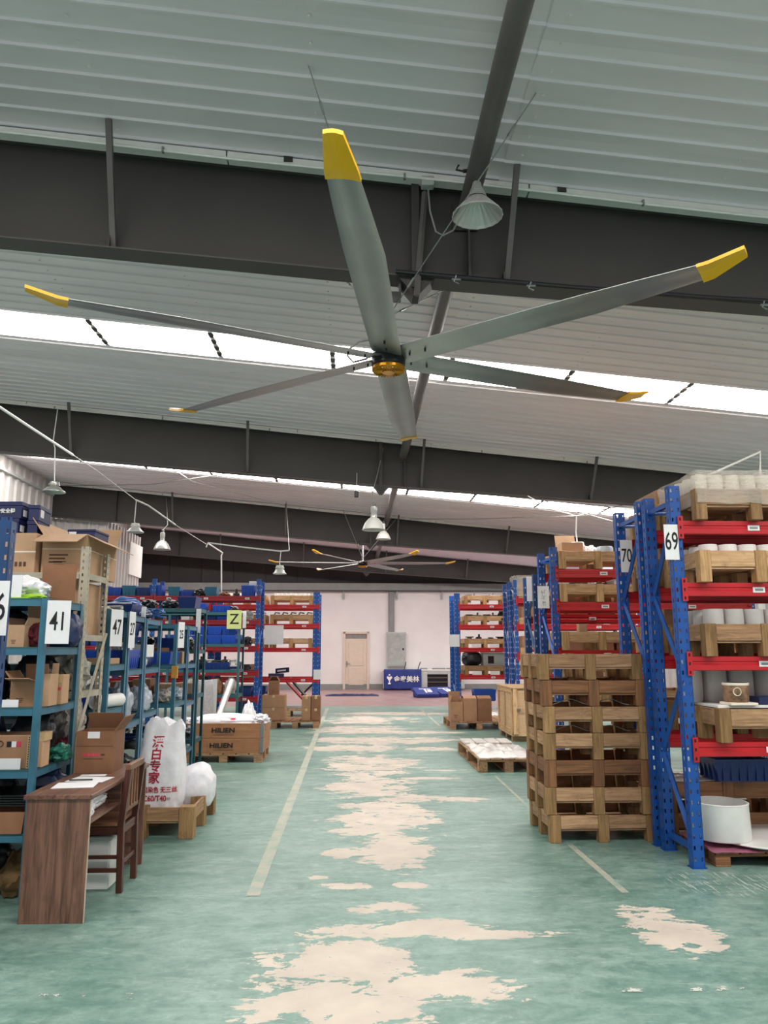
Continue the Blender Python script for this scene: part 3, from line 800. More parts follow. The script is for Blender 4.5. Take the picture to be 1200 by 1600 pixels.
def rack(name, label, xs, y0, depth, h, levels, m=M_BLUE, mb=M_RED, detail=True, braces=True, up_w=.085, bh=.10, label_x=(.45,), rear=True):
    """frames at x in xs, beams at the tops given in levels"""
    t_ = thing(name, label, 'rack', (xs[0], y0, 0))
    for xi, X in enumerate(xs):
        lx = X - xs[0]
        for k, y in enumerate((0, depth - .07)):
            if detail:
                mesh('upright', lambda bm: upright_mesh(bm, h, up_w), m, t_, (lx, y, 0), key=('up', h, up_w))
            else:
                def simple(bm):
                    addbox(bm, -up_w / 2, up_w / 2, 0, .07, 0, h)
                o = mesh('upright', simple, m, t_, (lx, y, 0), key=('ups', h, up_w))
                def dots(bm):
                    for q in range(int(h / .1)):
                        for s in (-.3 * up_w, .3 * up_w): addbox(bm, s - .006, s + .006, -.003, .001, q * .1 + .03, q * .1 + .055)
                        addbox(bm, -up_w / 2 - .002, -up_w / 2 + .001, .028, .038, q * .1 + .03, q * .1 + .055)
                mesh('slot_row', dots, M_HOLEG, o, key=('dots', h, up_w))['kind'] = 'stuff'
            bx('foot_plate', t_, lx - up_w / 2 - .01, lx + up_w / 2 + .01, y - .01, y + .08, 0, .006, m)
        if braces:
            zl = [.12]
            while zl[-1] + .6 < h - .1: zl.append(zl[-1] + .6)
            zl.append(h - .12)
            bx('horizontal_brace', t_, lx - .018, lx + .018, .06, depth - .07, .10, .135, m)
            bx('horizontal_brace', t_, lx - .018, lx + .018, .06, depth - .07, h - .14, h - .105, m)
            for q, (a, b) in enumerate(zip(zl, zl[1:])):
                ya, yb = (.05, depth - .05) if q % 2 == 0 else (depth - .05, .05)
                mesh('diagonal_brace', lambda bm: addtube(bm, [(lx, ya, a), (lx, yb, b)], .019, 4), m, t_)
    for (X0, X1) in zip(xs, xs[1:]):
        a, b = X0 - xs[0] + up_w / 2, X1 - xs[0] - up_w / 2
        for z in levels:
            for side in ((0, 1) if rear else (0,)):
                y = -.012 if side == 0 else depth - .045
                s = -1 if side == 0 else 1
                def beam(bm):
                    L = b - a
                    # stepped profile with a groove, drawn in (y,z) and swept along x
                    pr = [(0, 0), (0, -.032), (.006, -.038), (.006, -.052), (0, -.058), (0, -bh + .004), (.004, -bh), (.05, -bh), (.05, 0)]
                    A = [bm.verts.new((0, p[0], p[1])) for p in pr]; B = [bm.verts.new((L, p[0], p[1])) for p in pr]
                    for k in range(len(pr)):
                        bm.faces.new([A[k], B[k], B[(k + 1) % len(pr)], A[(k + 1) % len(pr)]])
                    bm.faces.new(A); bm.faces.new(B[::-1])
                o = mesh('beam', beam, mb, t_, (a, y, z), key=('beam', round(b - a, 3), bh))
                if side == 0:
                    for e in (0, b - a):
                        def conn(bm):
                            sgn = -1 if e == 0 else 1
                            x0 = e - .036 if e == 0 else e - .004
                            addbox(bm, x0, x0 + .04, -.006, .0, -bh - .035, .035)
                            addbox(bm, (e - .004), (e + .004), -.006, .05, -bh - .035, .035)
                        cn = mesh('end_connector', conn, mb, t_, (a, y, z), key=('conn', e > 0, bh, round(e, 3)))
                        if detail:
                            hx = e - .018 if e == 0 else e + .016
                            for q in (.012, -bh * .5, -bh - .012):
                                bx('connector_slot', cn, hx - .006, hx + .006, -.0075, -.006, q - .011, q + .011, M_HOLE)
                    for f in label_x:
                        lx_ = (b - a) * f
                        lb = bx('label_holder', o, lx_ - .045, lx_ + .045, -.004, -.001, -.072, -.032, M_PAPER)
                        lb['label'] = 'small white location label'
                        bx('print_line', lb, -.03, .03, -.0032, -.0015, -.008, .008, M_CABLE)
    return t_
def card(txt, p, size, w, h, label, rz=0, m=None, tm=None, bold=.0, tilt=0, name='number_card', cat='sign', sx=1.0, shear=0):
    t_ = thing(name, label, cat, p, rz)
    t_.rotation_euler = (tilt, 0, rz)
    bx('sheet', t_, -w / 2, w / 2, -.004, 0, -h / 2, h / 2, m or M_PAPER)
    if txt: text('lettering', txt, size, tm or M_INK, t_, (0, -.0055, 0), sx=sx, bold=bold or .008, shear=shear)
    return t_

# ------------------------------------------------------------------ pallets
def tray_pallet(loc, label, w=.86, d=.66, h=.21, m=None, rz=0, group=None, nx=3, ny=3, bw=.085, cat='pallet', rim=.50):
    m = m or PINE
    t_ = thing('tray_pallet', label, cat, loc, rz, group)
    mb_ = BLOCKL if m is PINE else BLOCKW if m is OLDPINE else m
    xs = [-w / 2 + bw / 2 + k * (w - bw) / (nx - 1) for k in range(nx)]
    ys = [-d / 2 + bw / 2 + k * (d - bw) / (ny - 1) for k in range(ny)]
    rh = h * rim
    for i, x in enumerate(xs):
        for j, y in enumerate(ys):
            if 0 < i < nx - 1 and 0 < j < ny - 1:
                bx('block', t_, x - bw / 2, x + bw / 2, y - bw / 2, y + bw / 2, 0, h - rh - .016, mb_, .003)
            else:
                bx('block', t_, x - bw / 2, x + bw / 2, y - bw / 2, y + bw / 2, 0, h, mb_, .003)
    e = .006
    for a, b in zip(xs, xs[1:]):
        for s in (0, 1):
            y0 = -d / 2 + e if s == 0 else d / 2 - e - .022
            bx('rim_board', t_, a + bw / 2 + .001, b - bw / 2 - .001, y0, y0 + .022, h - rh, h - .004, m, .002)
    for a, b in zip(ys, ys[1:]):
        for s in (0, 1):
            x0 = -w / 2 + e if s == 0 else w / 2 - e - .022
            bx('rim_board', t_, x0, x0 + .022, a + bw / 2 + .001, b - bw / 2 - .001, h - rh, h - .004, m, .002)
    for a, b in zip(xs, xs[1:]):
        n = max(3, int(d / .12)); q = (d - .03) / n
        for k in range(n):
            y0 = -d / 2 + .015 + k * q
            bx('deck_board', t_, a + bw / 2 + .001, b - bw / 2 - .001, y0 + .004, y0 + q - .006, h - rh - .016, h - rh - .001, m)
    return t_
def flat_pallet(loc, label, w=1.0, d=.9, h=.13, m=None, rz=0, group=None, mt=None):
    m = m or OLDPINE
    t_ = thing('flat_pallet', label, 'pallet', loc, rz, group)
    bw = .11
    for x in (-w / 2 + bw / 2, 0, w / 2 - bw / 2):
        for y in (-d / 2 + bw / 2, 0, d / 2 - bw / 2):
            bx('block', t_, x - bw / 2, x + bw / 2, y - bw / 2, y + bw / 2, .016, h - .034, m, .003)
        bx('bottom_board', t_, x - bw / 2, x + bw / 2, -d / 2, d / 2, 0, .016, m, .002)
    for y in (-d / 2 + bw / 2, 0, d / 2 - bw / 2):
        bx('stringer', t_, -w / 2, w / 2, y - bw / 2, y + bw / 2, h - .034, h - .018, m, .002)
    n = max(5, int(w / .16))
    for k in range(n):
        x0 = -w / 2 + k * w / n
        bx('deck_board', t_, x0 + .005, x0 + w / n - .008, -d / 2, d / 2, h - .018, h, mt or m, .002)
    return t_

NTH = ['first', 'second', 'third', 'fourth', 'fifth', 'sixth', 'seventh', 'eighth', 'ninth', 'tenth', 'eleventh', 'twelfth', 'thirteenth', 'fourteenth']
# ------------------------------------------------------------------ goods
def carton(loc, w, d, h, label, m=None, rz=0, group=None, open_=None, tape=True, marks=True, name='carton'):
    m = m or M_CARD
    t_ = thing(name, label, 'carton', loc, rz, group)
    tk = .006
    if not open_:
        def body(bm):
            addbox(bm, -w / 2, w / 2, -d / 2, d / 2, 0, h)
            bmesh.ops.bevel(bm, geom=list(bm.edges), offset=.004, segments=1, affect='EDGES')
        mesh('body', body, m, t_, key=('cb', w, d, h))
        if tape:
            bx('tape', t_, -.025, .025, -d / 2 - .001, d / 2 + .001, h - .05, h + .0015, M_TAPE)
    else:
        def body(bm):
            addbox(bm, -w / 2, w / 2, -d / 2, -d / 2 + tk, 0, h); addbox(bm, -w / 2, w / 2, d / 2 - tk, d / 2, 0, h)
            addbox(bm, -w / 2, -w / 2 + tk, -d / 2 + tk, d / 2 - tk, 0, h); addbox(bm, w / 2 - tk, w / 2, -d / 2 + tk, d / 2 - tk, 0, h)
            addbox(bm, -w / 2 + tk, w / 2 - tk, -d / 2 + tk, d / 2 - tk, 0, tk)
        mesh('body', body, m, t_, key=('co', w, d, h))
        # flaps: dict side -> angle in degrees from vertical, outward
        for s, ang in open_.items():
            fl = (d / 2) * .95 if s in 'fb' else (w / 2) * .95
            fl = min(fl, .22)
            a = R(ang)
            if s == 'f': o = bx('flap', t_, -w / 2 + .004, w / 2 - .004, -.003, .003, 0, fl, m); o.location = (0, -d / 2 - math.sin(a) * fl / 2, h + math.cos(a) * fl / 2); o.rotation_euler = (a, 0, 0)
            if s == 'b': o = bx('flap', t_, -w / 2 + .004, w / 2 - .004, -.003, .003, 0, fl, m); o.location = (0, d / 2 + math.sin(a) * fl / 2, h + math.cos(a) * fl / 2); o.rotation_euler = (-a, 0, 0)
            if s == 'l': o = bx('flap', t_, -.003, .003, -d / 2 + .004, d / 2 - .004, 0, fl, m); o.location = (-w / 2 - math.sin(a) * fl / 2, 0, h + math.cos(a) * fl / 2); o.rotation_euler = (0, -a, 0)
            if s == 'r': o = bx('flap', t_, -.003, .003, -d / 2 + .004, d / 2 - .004, 0, fl, m); o.location = (w / 2 + math.sin(a) * fl / 2, 0, h + math.cos(a) * fl / 2); o.rotation_euler = (0, a, 0)
    if marks:
        for k in range(3):
            ww = w * (.3 - .06 * k)
            bx('printed_line', t_, -w * .1 - ww / 2, -w * .1 + ww / 2, -d / 2 - .0015, -d / 2 + .001, h * (.30 - .07 * k), h * (.30 - .07 * k) + h * .022, M_INKB)
    return t_
def bin_(loc, w, d, h, label, m=None, rz=0, group=None, name='storage_bin', ribs=True):
    m = m or M_BIN
    t_ = thing(name, label, 'bin', loc, rz, group)
    tk = .006; f = .9
    def body(bm):
        def ring(ww, dd, z): return [bm.verts.new((sx * ww / 2, sy * dd / 2, z)) for sx, sy in ((-1, -1), (1, -1), (1, 1), (-1, 1))]
        rs = [ring(w * f, d * f, 0), ring(w, d, h), ring(w + .016, d + .016, h), ring(w + .016, d + .016, h - .015)]
        ins = [ring(w - 2 * tk, d - 2 * tk, h), ring(w * f - 2 * tk, d * f - 2 * tk, tk)]
        bm.faces.new(rs[0][::-1])
        def br(a, b):
            for k in range(4): bm.faces.new([a[k], a[(k + 1) % 4], b[(k + 1) % 4], b[k]])
        br(rs[0], rs[3]); br(rs[3], rs[2]); br(rs[2], ins[0]); br(ins[0], ins[1]); bm.faces.new(ins[1])
    # simple open tapered tub with a rolled rim
    mesh('tub', body, m, t_, key=('bin', w, d, h))
    if ribs:
        def rb(bm):
            n = max(3, int(w / .07))
            for k in range(n):
                x = -w * f / 2 + (k + .5) * w * f / n
                addbox(bm, x - .005, x + .005, -d * .5 - .004, -d * .46, .01, h - .018)
            n = max(2, int(d / .07))
            for k in range(n):
                y = -d * f / 2 + (k + .5) * d * f / n
                addbox(bm, -w * .5 - .004, -w * .46, y - .005, y + .005, .01, h - .018); addbox(bm, w * .46, w * .5 + .004, y - .005, y + .005, .01, h - .018)
        mesh('rib_set', rb, m, t_, key=('binr', w, d, h))
    return t_
def lump(loc, dims, seed, m, label, cat='bag', name='plastic_bag', group=None, rz=0, amp=.22, freq=2.2, neck=0.0, rough=.0):
    """soft sagging bag resting on its flat underside"""

    def fn(bm):
        bmesh.ops.create_icosphere(bm, subdivisions=4, radius=1)
        off = Vector((seed * 3.7, seed * 1.3, seed * 7.1))
        for v in bm.verts:
            p = v.co.copy()
            n1 = noise.noise(p * freq + off); n2 = noise.noise(p * freq * 2.7 + off)
            cr = abs(noise.noise(p * freq * 1.6 + off * 2))
            r = 1 + amp * n1 + amp * .5 * n2 - amp * .9 * cr
            q = p * r
            q.x = math.copysign(abs(q.x) ** .8, q.x); q.y = math.copysign(abs(q.y) ** .8, q.y)
            if neck and q.z > .35:
                k = min(1, (q.z - .35) / .5)
                q.x *= 1 - neck * k * .85; q.y *= 1 - neck * k * .85; q.z += k * neck * .45
            q.z = max(q.z, -.72 + .04 * n2)
            v.co = q
        zs = [v.co.z for v in bm.verts]; z0, z1 = min(zs), max(zs)
        xs_ = [v.co.x for v in bm.verts]; ys_ = [v.co.y for v in bm.verts]
        sx = dims[0] / (max(xs_) - min(xs_)); sy = dims[1] / (max(ys_) - min(ys_)); sz = dims[2] / (z1 - z0)
        cx, cy = (max(xs_) + min(xs_)) / 2, (max(ys_) + min(ys_)) / 2
        for v in bm.verts: v.co = Vector(((v.co.x - cx) * sx, (v.co.y - cy) * sy, (v.co.z - z0) * sz))
    o = mesh(name, fn, m, None, loc, (0, 0, rz), sm=True)
    return tag(o, label, cat, group)
def pot(loc, r, h, label, m=None, group=None, name='pot', cat='pot', n=16):
    m = m or M_POT
    o = mesh(name, lambda bm: addlathe(bm, [(r * .9, 0), (r, h * .12), (r, h * .86), (r * .96, h), (r * .86, h), (r * .84, h * .2), (0.001, h * .18)], n, True), m, None, loc, key=('pot', r, h, n), sm=True)
    return tag(o, label, cat, group)
def crumple(loc, w, d, h, seed, m, label, cat='film', name='plastic_sheet', res=26, group=None):
    """rumpled sheet with thickness lying over something"""
    def fn(bm):
        off = Vector((seed, seed * 2.1, 0))
        g = []
        for layer in (0, 1):
            rows = []
            for i in range(res):
                row = []
                for j in range(res):
                    x = (i / (res - 1) - .5) * w; y = (j / (res - 1) - .5) * d
                    q = Vector((x / w * 5, y / d * 5, 0)) + off
                    z = h * (.5 + .5 * noise.noise(q)) * (.6 + .4 * abs(noise.noise(q * 2.3))) + .012 * noise.noise(q * 5)
                    e = min(i, j, res - 1 - i, res - 1 - j) / 3
                    z = max(.004, z * min(1, .3 + e * .7))
                    wob = .03 * noise.noise(q + Vector((9, 0, 0)))
                    row.append(bm.verts.new((x + wob, y + wob, 0 if layer == 0 else z)))
                rows.append(row)
            g.append(rows)
        for i in range(res - 1):
            for j in range(res - 1):
                bm.faces.new([g[1][i][j], g[1][i + 1][j], g[1][i + 1][j + 1], g[1][i][j + 1]])
                bm.faces.new([g[0][i][j + 1], g[0][i + 1][j + 1], g[0][i + 1][j], g[0][i][j]])
        for i in range(res - 1):
            for a, b in (((i, 0), (i + 1, 0)), ((i + 1, res - 1), (i, res - 1)), ((0, i + 1), (0, i)), ((res - 1, i), (res - 1, i + 1))):
                bm.faces.new([g[0][a[0]][a[1]], g[0][b[0]][b[1]], g[1][b[0]][b[1]], g[1][a[0]][a[1]]])
    return tag(mesh(name, fn, m, None, loc, sm=True), label, cat, group)
def casting(loc, s, seed, m, label, group=None, kind=0):
    """small machined fitting: a flanged elbow or a block with bolts"""
    rnd = random.Random(seed)
    def fn(bm):
        if kind == 0:
            addlathe(bm, [(.5 * s, 0), (.5 * s, .12 * s), (.26 * s, .14 * s), (.24 * s, .5 * s), (.4 * s, .52 * s), (.4 * s, .62 * s)], 12, True, True)
            addtube(bm, [(0, 0, .3 * s), (.3 * s, 0, .34 * s), (.5 * s, 0, .34 * s)], [.16 * s, .16 * s, .2 * s], 8)
        elif kind == 1:
            addbox(bm, -.5 * s, .5 * s, -.35 * s, .35 * s, 0, .35 * s)
            addtube(bm, [(-.6 * s, 0, .45 * s), (.6 * s, 0, .45 * s)], .16 * s, 8)
            addtube(bm, [(.1 * s, 0, .4 * s), (.15 * s, 0, .85 * s)], .1 * s, 6)
        else:
            for k in range(4):
                a = rnd.random() * 3
                addtube(bm, [(-.5 * s * math.cos(a), -.5 * s * math.sin(a), .1 * s + .12 * s * k), (.5 * s * math.cos(a), .5 * s * math.sin(a), .1 * s + .12 * s * k)], .09 * s, 6)
    return tag(mesh('metal_fitting', fn, m, None, loc, (0, 0, rnd.random() * 3), sm=False), label, 'fitting', group)
# ================================================================== RIGHT SIDE
# the stack of seven tray pallets in front of the blue racks
stk_names = ['bottom pallet of the tall stack in front of the blue rack, resting on the floor', 'second pallet up in the tall stack in front of the blue rack',
             'third pallet up in the tall stack, reddish brown', 'middle pallet of the tall stack of seven', 'fifth pallet up in the tall stack, pale with clean boards',
             'sixth pallet up in the tall stack, dark reddish and weathered', 'top pallet of the tall stack in front of the blue rack']
SH = .2095
offs = [(0, 0), (-.02, .0), (-.015, .005), (-.01, 0), (-.012, -.005), (-.02, .004), (-.045, .0)]
for k in range(7):
    o = tray_pallet((1.99 + offs[k][0], 6.70 + offs[k][1], k * SH), stk_names[k], w=.86, d=.70, h=SH - .002,
                    m=[OLDPINE, OLDPINE, REDPINE, OLDPINE, OLDPINE, REDPINE, OLDPINE][k], rz=R([.6, -.5, .3, -.2, .4, -.6, .2][k]), group='tall stack of tray pallets')
    o['label'] = stk_names[k]
for k, (z, y0) in enumerate(((5, -.2), (4, -.15))):
    def strapw(bm):
        pts = [(-.33 + .66 * q / 24, -.25, .003 + .045 * math.sin(q / 24 * math.pi * 2) ** 2) for q in range(25)]
        addtube(bm, pts, .0035, 5)
    tag(mesh('loose_strap', strapw, M_CABLE, None, (1.95, 6.70, z * SH + .002), sm=True), ['pale loose strap between the reddish and top pallets of the stack', 'pale loose strap lying inside the upper stack'][k], 'strap')

# rack 69 (near) and rack 70 behind it
Y69 = 5.60
L69 = [zz(811, Y69), zz(909, Y69), zz(1026, Y69), zz(1162, Y69)][::-1]
rack('pallet_rack', 'near blue pallet rack with red beams, marked 69, at the right edge', [2.415, 4.80], Y69, .56, 2.72, L69, label_x=(.235, .75))
rack('pallet_rack', 'blue pallet rack marked 70, back to back behind the near rack', [2.40, 4.80], 6.22, .60, 2.72, [z + .02 for z in L69], label_x=(.25, .75))
card('69', at(1049, 847, Y69 - .006), .19, .105, .265, 'white card with the number 69 on the near blue rack', sx=.54)
card('70', at(979, 869, 6.74), .17, .11, .29, 'white card with the number 70 on the blue rack frame behind', sx=.58)
names = ['lowest', 'second', 'third', 'top']
# level goods on rack 69
px0 = xx(1092, 5.5, 860) + .01
for lv, z in enumerate(L69):
    for c in range(2):
        x = 2.55 + .45 + c * 1.12 + (.06 if lv == 0 else 0)
        tray_pallet((x, 5.86, z + .001), f'weathered tray pallet on the {names[lv]} beams of the rack marked 69' + (', at the aisle end' if c == 0 else ', second from the aisle'),
                    w=.92, d=.68, h=.235, m=OLDPINE if lv != 2 else PINE, rim=.52)
def potrow(x0, x1, n, y, z, r, h, m, group, label, rows=1, dy=.14, name='pot', cat='pot'):
    for j in range(rows):
        for k in range(n):
            nth = ['first', 'second', 'third', 'fourth', 'fifth', 'sixth', 'seventh', 'eighth'][k]
            lb = label.replace('#', f'{nth} from the left, {["front", "middle", "back"][j]} row')
            pot((x0 + (x1 - x0) * (k + .5) / n, y + j * dy, z), r, h, lb, m, group, name, cat)
for c in range(2):
    xa = 2.55 + c * 1.12 + .02
    side = 'at the aisle end' if c == 0 else 'away from the aisle'
    sd9 = 'aisle' if c == 0 else 'inner'
    # top: two layers of film-wrapped rolls
    z = L69[3] + .235 * .48
    for lay in range(2):
        potrow(xa, xa + .88, 7, 5.60 + (.05 if lay else 0), z + .125 * lay, .058, .12, M_CREAM, f'film-wrapped rolls on the top beams of rack 69 {side}', f'{["lower", "upper"][lay]} cream roll, #, {sd9} pallet atop rack 69', 3, .15, 'roll', 'roll')
    fo = mesh('stretch_film_wrap', lambda bm: (addbox(bm, -.465, .465, -.35, .35, .03, .285), bmesh.ops.subdivide_edges(bm, edges=bm.edges[:], cuts=6, use_grid_fill=True),
         [setattr(v, 'co', v.co + Vector((noise.noise(v.co * 9) * .02, noise.noise(v.co * 11 + Vector((5, 0, 0))) * .02, noise.noise(v.co * 7) * .02))) for v in bm.verts]), M_FILM, None, (xa + .44, 5.86, L69[3] + .09), sm=True)
    tag(fo, f'clear stretch film round the rolls atop rack 69, {sd9} pallet', 'film')
    z = L69[2] + .235 * .48
    potrow(xa, xa + .88, 6, 5.60, z, .068, .17, M_POT, f'pale pots on the third beams of rack 69 {side}', f'pale pot, #, {sd9} tray, third beams of 69', 3, .16)
    z = L69[1] + .235 * .48
    potrow(xa, xa + .90, 6, 5.60, z, .072, .23, M_POTG, f'grey pots on the second beams of rack 69 {side}', f'grey pot, #, {sd9} tray, second beams of 69', 3, .17)
# lowest level: board, brown round pot with a Q mark, tall grey drums behind
z = L69[0] + .235 + .001
bo = tag(bx('white_board', None, 2.62, 3.55, 5.58, 6.10, z, z + .02, M_WHITE, .003), 'thin white board lying on the lowest pallet of rack 69', 'board')
bo2 = tag(bx('white_board', None, 2.70, 2.90, 5.54, 5.72, z + .021, z + .04, M_CREAM, .003), 'small cream board under the rusty round pot', 'board')
rp = thing('round_drum', 'rusty beige round drum with a ring mark on the lowest level of rack 69', 'drum', (2.80, 5.66, z + .041))
mesh('shell', lambda bm: addlathe(bm, [(.080, 0), (.086, .01), (.09, .125), (.088, .135), (.078, .135), (.076, .02), (.001, .018)], 24, True), M_RUST, rp, sm=True)
mesh('rim', lambda bm: addlathe(bm, [(.091, .118), (.094, .126), (.091, .136), (.085, .136)], 24), M_CREAM, rp, sm=True)
mesh('ring_mark', lambda bm: addtube(bm, [(-.03 + .024 * math.cos(a), -math.sqrt(.0905 ** 2 - (-.03 + .024 * math.cos(a)) ** 2), .075 + .028 * math.sin(a)) for a in [k * math.pi / 8 for k in range(17)]], .0035, 4), M_CREAM, rp)
for k in range(6):
    x = 2.60 + k * .20
    o = pot((x, 5.98 + .02 * (k % 2), z + .021), .094, .26, f'{["first", "second", "third", "fourth", "fifth", "sixth"][k]} tall grey drum behind the rusty drum, lowest level of rack 69', M_POTG, 'tall grey drums on the lowest level of rack 69', 'tall_drum', 'drum', 20)
    o = pot((x, 5.98 + .02 * (k % 2), z + .282), .090, .07, f'flat grey drum on the {["first", "second", "third", "fourth", "fifth", "sixth"][k]} tall drum in rack 69', M_POTG, 'flat drums on the tall drums in rack 69', 'flat_drum', 'drum', 20)
for k in range(3):
    o = carton((3.08 + k * .3, 5.7, z + .30 if k == 3 else z + .022), .26, .16, .055, ['flat navy and white printed box on the lowest level of rack 69', 'second flat navy printed box along rack 69', 'third flat navy printed box along rack 69'][k], M_NAVY, marks=False, name='flat_box', tape=False)
# floor level
lp = flat_pallet((3.10, 5.92, 0), 'low brown pallet under the white board at the foot of rack 69', w=1.1, d=.56, h=.10, m=REDPINE)
tag(crumple((3.10, 5.91, .101), 1.14, .60, .025, 3, M_MAG, 'magenta film spread over the low pallet at the foot of rack 69'), 'magenta film spread over the low pallet at the foot of rack 69', 'film')
wb = tag(mesh('round_board', lambda bm: addlathe(bm, [(.001, 0), (.42, 0), (.43, .008), (.42, .016), (.001, .016)], 40), M_WHITE, None, (3.10, 5.92, .128)), 'white round-cornered board on the magenta film', 'board')
bu = thing('white_bucket', 'open white round tub standing on the board at the foot of rack 69', 'tub', (xx(1127, 5.86, 1290), 5.86, .146))
mesh('shell', lambda bm: addlathe(bm, [(.195, 0), (.202, .01), (.196, .235), (.200, .25), (.19, .255), (.183, .25), (.185, .02), (.001, .018)], 40, True), M_WHITE, bu, sm=True)
# behind: crates and blue bin in the foot of rack 70
tray_pallet((2.98, 6.55, 0), 'lower dark pallet on the floor of rack 70, behind the white tub', w=1.0, d=.56, h=.235, m=REDPINE)
tray_pallet((2.98, 6.55, .236), 'upper dark pallet on the floor of rack 70, behind the white tub', w=1.0, d=.56, h=.235, m=REDPINE)
crumple((2.88, 6.50, .472), .70, .46, .03, 8, M_FILMW, 'white paper sheet on the dark pallets behind the tub', 'paper', 'paper_sheet')
bin_((3.05, 6.30, .485), .44, .34, .17, 'big navy plastic bin on the dark pallets under the lowest red beam', M_BIND)
for lv, z in enumerate([q + .02 for q in L69]):
    for c in range(2):
        x = 2.98 + c * 1.1
        tray_pallet((x, 6.52, z + .001), f'tray pallet on the {names[lv]} beams of rack 70' + (', at the aisle end' if c == 0 else ', second from the aisle'), w=.95, d=.62, h=.225, m=PINE if lv % 2 else OLDPINE)
        if lv >= 1:
            sd = 'at the aisle end' if c == 0 else 'away from the aisle'
            for j in range(3):
                carton((x - .3 + j * .3, 6.50, z + .125), .27, .5, .2 + .03 * ((j + lv) % 2), f'carton {["left", "centre", "right"][j]} in the tray on the {names[lv]} beams of rack 70 {sd}', M_CARD2 if j % 2 else M_CARD, marks=False)

# rack C (third frame back) and D
YC = 9.05
LC = [.82, zz(1016, YC), zz(940, YC), zz(888, YC)]
rack('pallet_rack', 'blue pallet rack with bright red beams behind the rack marked 70', [2.39, 4.75], YC, .68, 2.71, LC, label_x=(.24, .7))
rack('pallet_rack', 'darker blue pallet rack back to back behind the bright red-beamed rack', [2.40, 4.75], 10.02, .62, 2.48, [.8, 1.42, 1.95, 2.3], m=M_BLUED, detail=False, label_x=(.3,))
for lv, z in enumerate(LC):
    for c in range(2):
        x = 2.92 + c * 1.12
        tray_pallet((x, YC + .30, z + .001), f'pale new tray pallet, {names[lv]} beams of the rack behind number 70' + (', aisle end' if c == 0 else ', inner end'), w=.96, d=.68, h=.215, m=PINE)
z = LC[3] + .12
carton((2.66, 9.34, z), .26, .3, .22, 'open carton at the left end of the top pallet beside the small white lamp', M_CARD2, open_={'b': 20}, marks=False)
lump((2.88, 9.22, z), (.17, .2, .19), 5, M_BAG, 'white cloth bundle beside the open carton on the top pallet', 'bag', neck=.1)
o = tag(mesh('round_jar', lambda bm: addlathe(bm, [(.09, 0), (.10, .02), (.10, .15), (.09, .17), (.08, .165), (.09, .03)], 20, True), M_BAGC, None, (3.06, 9.2, z), sm=True), 'bluish clear round container on the top pallet right of the white bundle', 'container')
for k, x in enumerate((3.2, 3.33)):
    carton((x, 9.10, z), .075, .09, .17, ['white upright slip box on the top pallet, nearer the clear container', 'white upright slip box on the top pallet, nearer the card 70'][k], M_WHITE, marks=False, tape=False, name='white_box')
z = LC[2] + .12
crumple((2.74, 9.32, z), .45, .5, .17, 4, M_FILMW, 'cream plastic film heaped in the tray on the third beams of the bright rack')
lump((3.02, 9.3, z), (.18, .3, .14), 12, M_BAGB, 'dark bundle in the tray on the third beams of the bright rack')
carton((3.22, 9.28, z), .18, .3, .16, 'white box in the tray on the third beams of the bright rack', M_WHITE, marks=False, tape=False, name='white_box')
z = LC[1] + .12
for k in range(6):
    casting((2.56 + k * .14, 9.15 + .05 * (k % 2), z), .12, k + 3, M_CASTD if k % 2 else M_REFL, NTH[k] + ' metal fitting in the tray behind the top of the pallet stack', 'metal fittings behind the top of the pallet stack', k % 3)
carton((2.74, 9.22, z + .06), .10, .1, .13, 'small pale box standing among the metal fittings of the bright rack', M_CARD2, marks=False, tape=False)
z = LC[0] + .12
for k in range(3):
    carton((2.66 + k * .3, 9.3, z), .26, .4, .3, ['dark carton seen through the pallet stack, at the left', 'dark carton seen through the pallet stack, in the middle', 'dark carton seen through the pallet stack, at the right'][k], M_CARD3, marks=False)
cw_ = card('', at(849, 933, 9.0), .1, .135, .26, 'white handwritten card on the frame of the bright red-beamed rack')
rs_ = random.Random(4)
def strokes(bm):
    for g in range(3):
        for q in range(5):
            cx9, cz9 = rs_.uniform(-.025, .025), .07 - g * .07 + rs_.uniform(-.02, .02)
            if q % 2: addbox(bm, cx9 - .016, cx9 + .016, -.0055, -.0042, cz9 - .002, cz9 + .002)
            else: addbox(bm, cx9 - .002, cx9 + .002, -.0055, -.0042, cz9 - .018, cz9 + .018)
mesh('handwriting', strokes, M_CABLE, cw_)['kind'] = 'stuff'
card('', at(827, 920, 9.98), .1, .07, .32, 'long narrow pale card on the darker blue rack')
for lv, z in enumerate((.8, 1.42, 1.95)):
    for j in range(4):
        carton((2.62 + j * .32, 10.30, z + .002), .28, .5, .26, f'carton {["nearest the aisle", "second from the aisle", "third from the aisle", "fourth from the aisle"][j]} on the {names[lv]} beams of the darker blue rack', [M_CARD, M_CARD3, M_CARD2][(j + lv) % 3], marks=False)

